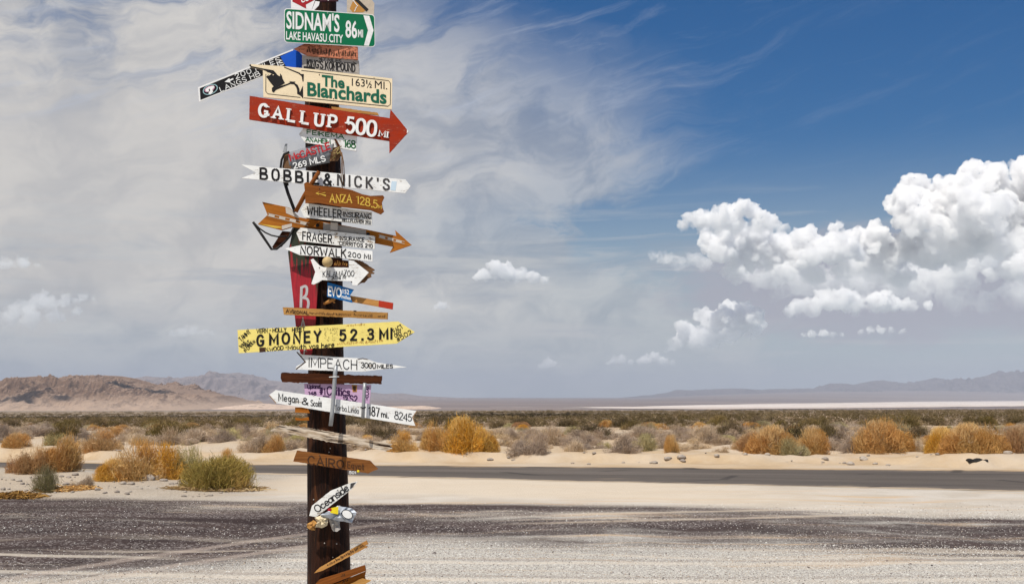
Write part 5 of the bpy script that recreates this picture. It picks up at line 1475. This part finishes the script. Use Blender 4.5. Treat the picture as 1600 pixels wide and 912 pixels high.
board('strap', [(441.5, 238), (445.5, 225), (448.6, 224.6), (447.5, 238)], pl, .006, M['steel'], t, lift=.01); board('flange', [(521.5, 217), (525, 217), (531, 228), (528, 230)], pl, .01, M['dark'], t, lift=.04)
rnd = random.Random(4)
for k in range(9): tube([pl.pt(514 + rnd.uniform(0, 12), 250 - rnd.uniform(0, 18), .045), pl.pt(524 + rnd.uniform(-6, 6), 244 - rnd.uniform(0, 14), .055), pl.pt(532 + rnd.uniform(-3, 3), 240 - rnd.uniform(0, 14), .045)], .0028, M['straw' if k % 2 else 'rust'], t, 'wire_strand', 6)
for k in range(3): tube([pl.pt(530 + k * 2, 232 + k * 3, .045), pl.pt(534 + k * 1.5, 245 + k * 5, .05), pl.pt(533 + k * 2.2, 272 - k * 6, .045), pl.pt(535 + k * 1.6, 298 - k * 9, .05)], .0032, M['rust'], t, 'wire_strand', 6)

# --- long white stencilled board
t, pl, b = sign('stencilled_board', "long white swallow-tailed board with black stencil letters BOBBIE & NICK'S", [(377, 257.2), (633.7, 280.6), (641.5, 290.6), (633, 301.8), (376.8, 278.2), (400.5, 270)], 7.262, 'white', th=.012, yaw=2)
hand('BOBBIE&', (407, 279.2), (517, 289.2), 16.5, 3.3, pl, M['ink'], t, table=STENCIL, jit=0, gap=.52); hand("NICK'S", (528, 289), (608, 296.4), 16, 3.0, pl, M['faded'], t, table=STENCIL, jit=0, gap=.55)
patch([(612, 283), (620, 283.7), (618, 298), (610, 297)], pl, M['glare'], t, 'glare_patch', .0012)  # blue-white glare near the right end, painted on as a flat patch
# rod and stake behind it
pl = Plane(7.30, 455)
t = thing('iron_rod', 'slanting black iron rod under the left part of the stencilled board', 'rod', tuple(pl.pt(450, 305)), SG)
tube([pl.pt(441, 272, 0), pl.pt(450, 302, 0), pl.pt(461, 331, 0)], .0115, M['iron'], t, 'rod', 8); tube([pl.pt(447.5, 276), pl.pt(449.5, 290)], .008, M['iron'], t, 'clip', 8)
pl = Plane(7.230, 490)
t = thing('wooden_stake', 'round orange-brown stake leaning in front of the stencilled board', 'stake', tuple(pl.pt(480, 300)), SG)
tube([pl.pt(498.6, 268, 0), pl.pt(488, 285, 0), pl.pt(476, 305, -.01), pl.pt(462, 331, -.02)], [.013, .0145, .0145, .014], M['brown'], t, 'stake', 12)

# --- brown routed board
t, pl, b = sign('routed_board', 'brown wavy-edged board reading ANZA 128.5 M in yellow carved letters',
   [(475, 287), (478, 284.8), (482.4, 285.2), (489.6, 290), (510, 291.5), (536.8, 294), (549.4, 296.8), (565.8, 303.4), (578.5, 306), (598.4, 305.2), (600.3, 308), (596.6, 316), (597.6, 324), (600, 330), (594.8, 334.6), (578.5, 328), (556, 325.5), (533, 323), (497, 316.6), (477, 317), (476.5, 300)], 7.188, 'brown', th=.020, yaw=3)
hand('ANZA', (515.5, 316), (549.5, 317), 12, 1.9, pl, M['yl'], t, gap=.22); hand('128.5', (557.5, 318), (589.5, 325.5), 12, 1.7, pl, M['yl'], t, gap=.22); hand('M', (591, 325.5), (596, 326.3), 5, 1.0, pl, M['yl'], t)
ribbons([[(509, 304.8), (494, 302)], [(508, 300.8), (500, 302.8), (509, 306.4)], [(498, 300.4), (493.6, 302), (498, 304)]], 1.0, pl, .0016, M['yl'], t, 'arrow')
t, pl, b = sign('insurance_board', 'white board pointing left reading WHEELER INSURANCE, under the routed brown board', [(469.7, 327), (478.4, 317.5), (581, 331.2), (581, 351.8), (475, 339.3)], 7.234, 'white_worn', th=.016)
hand('WHEELER', (480.5, 335.2), (533, 340.6), 12, 1.7, pl, M['ink'], t, gap=.3, jit=.03); hand('INSURANC', (537, 338.2), (579.5, 341.6), 7.5, 1.3, pl, M['ink'], t, gap=.24, jit=.03); hand('BELLFLOWER 202', (535, 346), (579.5, 350), 5, .9, pl, M['ink'], t)

# --- big orange arrow with fletching
t, pl, b = sign('wooden_arrow', 'orange wooden arrow with fletched tail and barbed head pointing right', [(409.7, 315.4), (452, 324.3), (468, 339.5), (580, 360), (619, 368.5), (617.3, 359.5), (643, 382.5), (609, 394.5), (614.3, 385.2), (585, 379.5), (480, 358), (456, 354.5), (440, 359.5), (402.8, 350.2), (418, 335.7)], 7.325, 'orange', th=.02, ang=R(12), board_name='shaft')
patch([(446, 323.8), (452, 324.8), (468, 340), (465, 340.5), (447, 333)], pl, M['pale_tag'], t, 'worn_fletch', .001); patch([(440.3, 352.5), (456, 349), (456, 354), (440.5, 358.8)], pl, M['pale_tag'], t, 'worn_fletch', .001); patch([(404.5, 349.6), (440, 354), (440, 356), (430, 356.5)], pl, M['yl'], t, 'yellow_streak', .001)
ribbons([[(418.5, 333), (483, 348.5)], [(418, 337.2), (481, 352.5)]], .8, pl, .0014, M['beige'], t, 'stripe'); ribbons([[(592, 366.5), (632, 377.5)], [(592, 371), (632, 381)]], .8, pl, .0014, M['beige'], t, 'stripe')
ribbons([[(421 + i * 16.5, 335.6 + i * 4), (428 + i * 16.5, 337.3 + i * 4)] for i in range(4)], 3.6, pl, .0014, M['pale_tag'], t, 'dash'); ribbons([[(594 + i * 13, 369.4 + i * 3.4), (600.5 + i * 13, 371 + i * 3.4)] for i in range(3)], 3.6, pl, .0014, M['pale_tag'], t, 'dash')
patch([(505, 347.5), (572, 359.5), (572, 372), (505, 361)], pl, M['grey_board'], t, 'shaded_grey_middle', .001)  # grey-brown wood of the mid shaft, with its shade put into the colour
for u, v in ((496, 352), (575, 366)): nail(u, v, pl, t, M['iron'], .014, 'bolt')
pl2 = Plane(7.29, 520); t2 = thing('wood_tag', 'small square pale wood tag between the two insurance boards', 'tag', tuple(pl2.pt(522, 353)), SG); board('tag', [(516.5, 347.2), (527.7, 348.3), (527.2, 359.6), (516.2, 358.8)], pl2, .012, M['pale_tag'], t2)

# --- black iron bracket
pl = Plane(7.33, 430)
t = thing('iron_bracket', 'bent black iron bracket with a brown slat below the fletched tail', 'bracket', tuple(pl.pt(428, 368)), SG)
tube([pl.pt(*p) for p in ((395.5, 347), (410, 368), (424.5, 389.5), (432, 389), (444, 379), (452, 370), (459, 356))], [.009, .0095, .0085, .008, .008, .008, .008], M['iron'], t, 'bar', 8)
tube([pl.pt(*p, .012) for p in ((398, 349), (405, 356.5), (414.6, 363.3), (424, 367.6), (434, 369.7), (448, 369))], .0055, M['iron'], t, 'curved_bar', 8); board('slat', [(441, 361), (454, 362), (440, 385), (428, 389), (425, 386)], pl, .015, M['dark'], t, lift=-.012)

t, pl, b = sign('insurance_board', 'white board pointing left reading FRAGER INSURANCE CERRITOS 210, below the wooden arrow', [(463, 363.6), (469.7, 355.6), (585.8, 368.8), (585.2, 389), (531, 383.6), (468, 376.3)], 7.285, 'white_worn', th=.016, seed=3)
hand('FRAGER', (473, 374.3), (518, 379.3), 12, 1.7, pl, M['ink'], t, gap=.3, jit=.03); hand('INSURANCE', (531, 374.8), (569, 377.6), 5.6, 1.1, pl, M['ink'], t, gap=.24, jit=.03); hand('CERRITOS 210', (530, 382.7), (582, 387.0), 5.8, 1.1, pl, M['ink'], t, gap=.26, jit=.03)
t, pl, b = sign('pointed_board', 'white board with a long sharp left point reading NORWALK 200 MI', [(445, 388.2), (472, 382.4), (582, 392), (582.2, 408.4), (530, 402.5), (468, 398.4)], 7.27, 'white', th=.015)
hand('NORWALK', (470, 396.4), (540.4, 402.3), 12.5, 1.8, pl, M['ink'], t, gap=.24, jit=.03); hand('200 MI', (544, 400.6), (578.5, 405), 7, 1.2, pl, M['ink'], t, gap=.3)

# --- red board with flames, hung vertically
pl = Plane(7.345, 473)
t = thing('flame_board', 'upright tapering red board with dark flames and the grey letters R A', 'board', tuple(pl.pt(474, 450)), SG)
P = [(458, 356), (470, 351), (484, 362), (496, 392), (498, 415), (497, 440), (493, 500), (487, 552), (481, 561), (471, 559), (464, 530), (458, 466), (453, 420), (450, 394)]
board('board', P, pl, .022, M['crimson'], t, 0.0)
o = t.children[0]; uvl = o.data.uv_layers[0]; off = 0.0
for lp, d_ in zip(o.data.loops, uvl.data):
    w = o.data.vertices[lp.vertex_index].co
LT = [[(470, 479), (471, 449)], smooth_pl([(471, 449), (477, 447), (479.5, 451), (478.5, 460), (474, 465)], 4), smooth_pl([(474, 465), (480, 467), (482, 473), (481, 480)], 4)]
ribbons(LT, 4.0, pl, .0015, M['greyl'], t); ribbons([[(470, 515), (473.3, 498), (477, 515)]], 3.2, pl, .0015, M['greyl'], t); ribbons([[(474.5, 556), (476.5, 543), (479, 549)]], 1.8, pl, .0015, M['greyl'], t)

# --- knob, little carved board and white arrow
pl = Plane(7.21, 512)
t = thing('wooden_ball', 'round tan wooden ball above the white fish-tailed arrow', 'ball', tuple(pl.pt(511.7, 409.2)), SG)
iv, f_ = ICO3; part('ball', iv * 8.3 * PXM * .985 + pl.pt(511.7, 409.2), f_, M['tanball'], t, None, True); tube([pl.pt(511.7, 409.2, -.03), pl.pt(512.2, 409.5, -.13)], .010, M['bare'], t, 'stem', 8)
t, pl, b = sign('carved_plaque', 'little brown carved plaque right of the tan ball', [(521, 404.5), (544, 407.3), (544.6, 417.8), (521, 416.4)], 7.29, 'dark', th=.015, cat='plaque', board_name='plaque'); scribble((522.5, 414.5), (543, 416), 8, .9, 7, pl, M['ochre'], t, 3)
t, pl, b = sign('bark_slab', 'jagged brown slab of bark behind the head of the white fish-tailed arrow', [(545, 404), (556, 405.5), (566, 408), (573, 412.5), (579.5, 417), (585.4, 422), (581, 423.5), (585, 426), (579, 428), (580, 432), (574, 435), (570, 440.5), (563, 442), (559.7, 444.6), (548, 440)], 7.29, 'bark', th=.02, cat='slab', rough=.5, step=2.0, board_name='slab')
t, pl, b = sign('fish_tail_arrow', 'white arrow with a fish-tail end reading KALAMAZOO', [(485.4, 405.7), (489.3, 404), (499.2, 414.7), (505.8, 417.3), (545.3, 418.2), (545.3, 406), (553, 407.5), (576, 425.4), (557, 446), (550.3, 445.2), (550.3, 439.3), (503, 437.3), (498, 440.6), (490, 444.4), (486.5, 443.3), (492.6, 424.7)], 7.255, 'white', th=.015)
hand('KALAMAZOO', (504.5, 432.8), (553, 431.5), 9, .9, pl, M['ink'], t, gap=.2, jit=.1); hand('2036 M', (518, 436.4), (540, 435.6), 4.3, .8, pl, M['ink'], t)

# --- blue EVO sign and the red-tipped stick
t, pl, b = sign('red_tipped_stick', 'brown stick with a red painted right end behind the blue sign', [(530, 458.5), (551, 462.3), (613.8, 473.2), (612.9, 483), (549.4, 471.3), (530, 467)], 7.315, 'bare', th=.02, cat='stick', board_name='stick')
board('painted_end', [(592, 469.2), (614.1, 473), (613.2, 483.2), (591.4, 479.2)], pl, .023, M['redtip'], t, lift=.0015)
t, pl, b = sign('blue_flag_sign', 'small blue swallow-tailed sign reading EVO 152 miles', [(511.7, 440.7), (553, 452.3), (546.5, 461.5), (551, 473), (511, 463.2)], 7.285, 'blue', th=.006, board_name='panel')
printed('EVO', (512.4, 461.5), (534, 464.8), 14.5, pl, M['wl'], t, .03); printed('152', (535.4, 458), (545.5, 460), 7, pl, M['wl'], t); printed('miles', (533.7, 465.6), (548, 468.6), 5.5, pl, M['wl'], t, .02)
t = thing('branch_stub', 'short pale stub of a branch on the post under the blue sign', 'stub', tuple(at(515, 470, 7.33)), SG); tube([at(506.5, 474.5, 7.34), at(515, 470.5, 7.315), at(523.5, 466.5, 7.32)], [.010, .012, .009], M['bare'], t, 'stub', 8); tube([at(518, 468, 7.32), at(523, 473, 7.315)], .006, M['bare'], t, 'twig', 6)

# --- lath and yellow arrow
t, pl, b = sign('long_lath', 'long tan lath with burnt writing just above the yellow arrow', [(441.6, 479.7), (605.6, 488.2), (605.3, 498.4), (443.4, 491.2)], 7.28, 'tan', th=.03, rough=.15, cat='lath', board_name='lath')
hand('AVIZONAL', (447, 488.3), (482, 491), 5, 1.1, pl, M['bl'], t, jit=.12); scribble((484, 491), (548, 494), 5, .6, 26, pl, M['bl'], t, 8); scribble((553, 494), (582, 495.4), 5, .6, 11, pl, M['bl'], t, 9); scribble((590, 495.6), (602, 496.2), 4.5, .7, 4, pl, M['bl'], t, 10)
patch([(552.5, 484.8), (557, 485), (556.8, 487), (552.3, 486.8)], pl, M['bl'], t, 'dark_spot')
t, pl, b = sign('yellow_arrow_sign', 'big yellow arrow sign reading G MONEY 52.3 MI, scribbled over by visitors', [(371, 515.3), (622.5, 502), (648, 518.4), (619.7, 536.4), (373, 551.5)], 7.25, 'yellow', th=.015, rough=.06)
hand('G', (402, 540), (411, 539.4), 16, 3.5, pl, M['ink'], t, jit=0, lift=.0024); hand('MONEY', (422, 538), (500.5, 533), 16, 3.5, pl, M['ink'], t, jit=0, gap=.5, lift=.0024)
hand('52.3', (531.5, 531.4), (583, 529.6), 15.5, 3.4, pl, M['ink'], t, jit=0, gap=.55, lift=.0024); hand('MI', (594, 529.4), (611.5, 528.6), 15.5, 3.4, pl, M['ink'], t, jit=0, gap=.42, lift=.0024)
hand('VERN - HOLLY', (401, 519.8), (447, 517.6), 6, 1.1, pl, M['ink'], t, jit=.08); hand('HEBET', (456.6, 518), (476, 516.6), 6, 1.1, pl, M['ink'], t, jit=.1); hand('N.WOOD -', (414.4, 549.3), (448, 545), 5.8, 1.1, pl, M['ink'], t, jit=.1); hand('Mouth vas here', (450, 546.8), (522, 541.8), 7.5, 1.2, pl, M['ink'], t, jit=.08)
hand('FACT', (617.5, 521), (630, 511.5), 7, 1.0, pl, M['ink'], t, 'p', jit=.1); hand('ORY', (618, 527.4), (628.5, 520.8), 5.5, 1.0, pl, M['ink'], t, 'p', jit=.1); hand('#502', (621.5, 533.6), (644, 520.8), 6.5, 1.0, pl, M['ink'], t, 'p', jit=.1)
hand('TAMMY', (377, 533), (392, 519.5), 6.5, 1.1, pl, M['ink'], t, 'p', jit=.15); hand('WAS', (376.5, 543), (384, 536), 5, 1.0, pl, M['ink'], t, 'p', jit=.2); hand('VISIT', (381, 546), (392, 535.5), 5, 1.0, pl, M['ink'], t, 'p', jit=.2); hand('IN LINDEN', (384, 550), (399, 534), 4.6, 1.0, pl, M['ink'], t, 'p', jit=.2)
patch([(405, 543), (414, 542.4), (414, 549.6), (405.5, 550.4)], pl, M['bl'], t, 'brown_patch'); scribble((541, 510.5), (570, 508.6), 4.5, .5, 11, pl, M['ochre'], t, 2); scribble((527, 539), (600, 534.2), 4.8, .6, 24, pl, M['ochre'], t, 4)
rnd = random.Random(9)
ribbons([[(507 + rnd.uniform(0, 22), 512 + rnd.uniform(0, 20)), (508 + rnd.uniform(0, 22), 512 + rnd.uniform(0, 20))][:1] * 2 for _ in range(46)], .8, pl, .0016, M['bl'], t, 'pen_speckle')

# --- IMPEACH arrow, timber and pipe
t, pl, b = sign('white_pencil_board', 'white board with a long thin point reading IMPEACH 3000 MILES', [(464.5, 549.4), (472.5, 554), (558.7, 559.4), (572, 560), (588.7, 566), (635.6, 573.2), (600, 576.4), (586.9, 577.7), (566, 580.4), (461, 577), (463.5, 571.6), (476, 565.2)], 7.285, 'white', th=.014, rough=.1)
hand('IMPEACH', (483, 573), (557.5, 577), 14.5, 1.3, pl, M['ink'], t, gap=.22, jit=.02); hand('3000', (564.4, 574), (587, 575.2), 8, 1.2, pl, M['ink'], t, gap=.14); hand('MILES', (589.7, 575), (613.5, 574.6), 5.5, 1.1, pl, M['ink'], t)
ribbons([[(464, 550), (477, 565), (462.5, 576.4)]], 1.6, pl, .0014, M['bl'], t, 'dark_edge'); ribbons([[(559, 561), (566, 559.6), (574, 561)]], 1.0, pl, .0016, M['bl'], t, 'chipped_edge')
t, pl, b = sign('timber_bar', 'rough dark brown timber bar across the post above the pink sign', [(439, 583), (441, 581.6), (470, 582.6), (596.8, 586.8), (596.2, 599.6), (520, 598.8), (441, 596.6), (438.4, 590)], 7.268, 'dark', th=.018, rough=.3, cat='timber', board_name='bar')
ribbons([[(514.5, 588.6), (529.5, 588.2)]], 1.0, pl, .003, M['wl'], t, 'wire_tie')
t, pl, b = sign('pink_sign', 'pink sign with purple writing #1 Critics S2 behind the grey pipe', [(475, 598.6), (580, 601), (577, 634), (477.5, 630)], 7.288, 'pink', th=.008, rough=.1, board_name='panel')
hand('Upland', (480.5, 606.8), (500, 606.2), 5.8, 1.2, pl, M['purple'], t); hand('148', (482, 616), (494, 616.4), 4.8, 1.2, pl, M['purple'], t); hand('#1', (499.5, 615.6), (508, 615.8), 10, 1.6, pl, M['purple'], t); hand('Critics', (511, 616), (546.6, 617.8), 12, 2.0, pl, M['purple'], t, gap=.16); hand('S2', (546.6, 627.2), (558, 628), 10, 1.8, pl, M['purple'], t); hand('12', (536, 625), (543, 625.6), 6, 1.4, pl, M['purple'], t)
for i, ch in enumerate('RDY'): hand(ch, (570.5, 610 + i * 7), (576, 610.2 + i * 7), 5.5, 1.2, pl, M['purple'], t)
ribbons([[(505, 618.6), (514, 619.2)]], 1.8, pl, .0016, M['purple'], t, 'underline'); patch([(549.6, 600.8), (558, 601), (557.6, 612), (551, 612.2)], pl, M['ochre'], t, 'ochre_patch'); patch([(551.3, 602.5), (556, 602.6), (556, 610.6), (552, 610.6)], pl, M['bl'], t, 'ochre_patch', .0016)
pl = Plane(7.165, 520); t = thing('steel_pipe', 'thin grey steel pipe in front of the name boards, hanging from the timber', 'pipe', tuple(pl.pt(520, 618)), SG)
tube([pl.pt(*p) for p in ((525, 570.5), (523.5, 585), (521.5, 615), (519, 645), (516.6, 665))], .0135, M['steel'], t, 'pipe', 12); tube([pl.pt(515, 588.8, .004), pl.pt(522, 588.4, .016), pl.pt(529, 588.2, .004)], .003, M['wl'], t, 'tie', 6)
t = thing('steel_pipe', 'second grey pipe, the shorter one in front of the words Yorba Linda', 'pipe', tuple(pl.pt(568, 626)), SG); tube([pl.pt(*p) for p in ((570, 598), (569, 612), (568, 630), (567, 653))], .0115, M['steel'], t, 'pipe', 12); tube([pl.pt(563.5, 636, .004), pl.pt(567.5, 637.5, .014), pl.pt(571.5, 636, .004)], .005, M['iron'], t, 'clip', 6)

# --- Megan & Scott
t, pl, b = sign('swallow_tail_board', 'long white swallow-tailed board reading Megan & Scott Yorba Linda 187 mi.', [(420.6, 616.4), (430.5, 609), (651.5, 641.8), (644.4, 651.4), (650, 665.2), (431, 629.4)], 7.205, 'white', th=.016, yaw=2, rough=.08)
hand('Megan', (435.4, 625.4), (466, 629), 11, 1.25, pl, M['ink'], t, gap=.26, jit=.03); hand('&', (472, 631), (481.5, 632.4), 10, 1.5, pl, M['ink'], t); hand('Scott', (485.7, 633.4), (502.5, 635.2), 9, 1.15, pl, M['ink'], t, gap=.2, jit=.02); hand('Yorba Linda', (523, 639.6), (560, 645.4), 8.5, .8, pl, M['faded'], t, gap=.22, jit=.02); hand('187', (576.5, 647.6), (592.3, 650.4), 13, 1.7, pl, M['ink'], t, gap=.22); hand('mi.', (596, 651), (606.5, 652.6), 9, 1.4, pl, M['ink'], t); hand('8245', (617, 654), (643, 657.6), 11.5, 1.2, pl, M['ink'], t, gap=.16, jit=.1)
ribbons([[(651, 642.2), (644.6, 651.4), (649.6, 664.6)], [(421, 617.5), (431, 629)]], 1.4, pl, .0012, M['edge'], t, 'raw_edge')
# pegs seen left of the post
pl = Plane(7.36, 470); t = thing('wood_block', 'small tan block on the left side of the post below the white swallow-tailed board', 'block', tuple(pl.pt(470, 640)), SG); board('block', [(461, 636), (480, 636), (484, 645), (461, 644)], pl, .03, M['orange'], t)
t = thing('wood_block', 'lower tan block on the left side of the post, just above the split driftwood', 'block', tuple(pl.pt(470, 654)), SG); board('block', [(461, 652), (470, 653.6), (482, 651), (483, 656.5), (462, 656.5)], pl, .03, M['orange'], t)

# --- driftwood, CAIRO
t, pl, b = sign('driftwood_plank', 'grey split driftwood plank slanting down to the right', [(421.6, 672.8), (436.4, 663.6), (473, 666.6), (540, 678.5), (573.5, 686.4), (613, 693.3), (609, 697), (613, 700.6), (603, 704.6), (567.6, 696.6), (516.3, 690.7), (469, 680), (439.3, 675)], 7.255, 'drift', th=.022, rough=.45, ang=R(9.5), cat='plank', step=2.2, board_name='plank')
t, pl, b = sign('brown_arrow_board', 'brown arrow board reading CAIRO Egypt pointing right', [(464, 703.3), (577.5, 719), (590.5, 732), (575.5, 739.2), (458, 720.2)], 7.30, 'cairo', th=.02, rough=.15)
hand('CAIRO', (481.8, 725.3), (537, 731.5), 13, 1.9, pl, M['bl'], t, gap=.26); hand('Egypt', (543, 730.3), (568.6, 733.4), 9.5, 1.0, pl, M['bl'], t, gap=.24, jit=.02)
hand('501', (546, 739.6), (556, 739.6), 4, .8, pl, M['wl'], t); nail(559.8, 735.9, pl, t, M['yellow_p'], .010, 'yellow_pin')

# --- bottom: Oceanside, crushed tin, sticks
t, pl, b = sign('white_tapered_board', 'small white tapered board reading Oceanside, slanting up to the right', [(483, 805), (487.5, 789.5), (516, 766.5), (548, 753.6), (559, 751.6), (550, 763.4), (494, 807)], 7.27, 'white_worn', th=.012, rough=.1)
hand('Oceanside', (496, 800.4), (545.5, 764.5), 11, 1.6, pl, M['ink'], t, 'p', gap=.12, jit=.03); patch([(547.8, 754.6), (556.5, 752.8), (549.5, 762), (547, 763.6)], pl, M['faded'], t, 'dark_tip')
pl = Plane(7.27, 525); t = thing('crushed_tin', 'crushed silver and yellow tin with crumpled paper, stuck below the Oceanside board', 'tin', tuple(pl.pt(525, 805)), SG)
def crumple(P, dz, mat, name, seed):
    rnd = random.Random(seed); Q = rough_outline(P, 4, .4, rnd); c = (sum(p[0] for p in Q) / len(Q), sum(p[1] for p in Q) / len(Q))
    V = [pl.pt(*p, dz + rnd.uniform(-.012, .012)) for p in Q]; I = [pl.pt(c[0] + (p[0] - c[0]) * .5, c[1] + (p[1] - c[1]) * .5, dz + rnd.uniform(-.005, .03)) for p in Q]; n = len(Q)
    V = V + I + [pl.pt(*c, dz + .012)]; Fc = []
    for i in range(n):
        j = (i + 1) % n; Fc += [(i, j, n + j), (i, n + j, n + i), (n + i, n + j, 2 * n)]
    o = part(name, V, Fc, M[mat], t); md = o.modifiers.new('solid', 'SOLIDIFY'); md.thickness = .003; return o
crumple([(480, 818), (490, 812), (496, 816), (492, 828), (484, 826), (480, 823)], .0, 'tan', 'brown_paper', 1); crumple([(514, 808), (530, 812), (532, 826), (527, 830), (521, 829), (516, 817)], .0, 'grey_board', 'grey_paper', 2); crumple([(492, 808), (502, 805), (514, 808), (511, 820), (503, 824), (492, 823), (496, 815)], .012, 'paper', 'cream_paper', 3)
crumple([(500, 804), (516, 797), (528, 789.5), (549.5, 793.5), (557, 800), (550, 816), (528, 813)], .024, 'silver', 'tin_body', 4)
patch([(515.5, 793.5), (529, 790.5), (528, 803), (516, 800.5)], pl, M['yellow_p'], t, 'yellow_patch', .058); patch(ell(515, 795.6, 3.4, 2.6, 0, 10), pl, M['redp'], t, 'red_spot', .060); patch(ell(542.5, 803, 9.5, 7, .5), pl, M['ink'], t, 'black_rim', .058); patch(ell(542.5, 803, 8.2, 5.8, .5), pl, M['wl'], t, 'white_oval', .060)
t, pl, b = sign('pencil_stick', 'orange sharpened stick pointing down left near the foot of the photo', [(490.3, 894.8), (498.9, 886.4), (572.4, 843.8), (575, 849.6), (570, 852), (575, 853.5), (503.9, 890.9)], 7.31, 'bare', th=.022, rough=.12, cat='stick', ang=R(-31), board_name='stick')
scribble((512, 884.5), (570, 853), 5, .8, 22, pl, M['bl'], t, 6)
t, pl, b = sign('pointed_stick', 'upper brown pointed stick at the bottom edge of the photo', [(493, 911), (499, 905), (570, 882.4), (571.5, 891), (510, 915), (495, 914.5)], 7.30, 'brown', th=.022, rough=.1, cat='stick', ang=R(-18), board_name='slat'); scribble((533, 901), (540, 898.6), 4, .8, 3, pl, M['bl'], t, 1)
t, pl, b = sign('pointed_stick', 'middle brown pointed stick at the bottom edge, under the upper pointed one', [(506, 919), (571.5, 892), (569.5, 900), (571, 905), (525, 924), (510, 925)], 7.325, 'orange', th=.022, rough=.1, cat='stick', ang=R(-18), board_name='slat'); scribble((535, 911), (545, 907), 4, .8, 4, pl, M['bl'], t, 2)
t, pl, b = sign('pointed_stick', 'lowest tan stick pointing right, cut by the bottom edge of the photo', [(515, 928), (565, 903.6), (579.5, 906.6), (560, 918), (540, 935)], 7.28, 'tan', th=.022, rough=.1, cat='stick', ang=R(-18), board_name='slat')
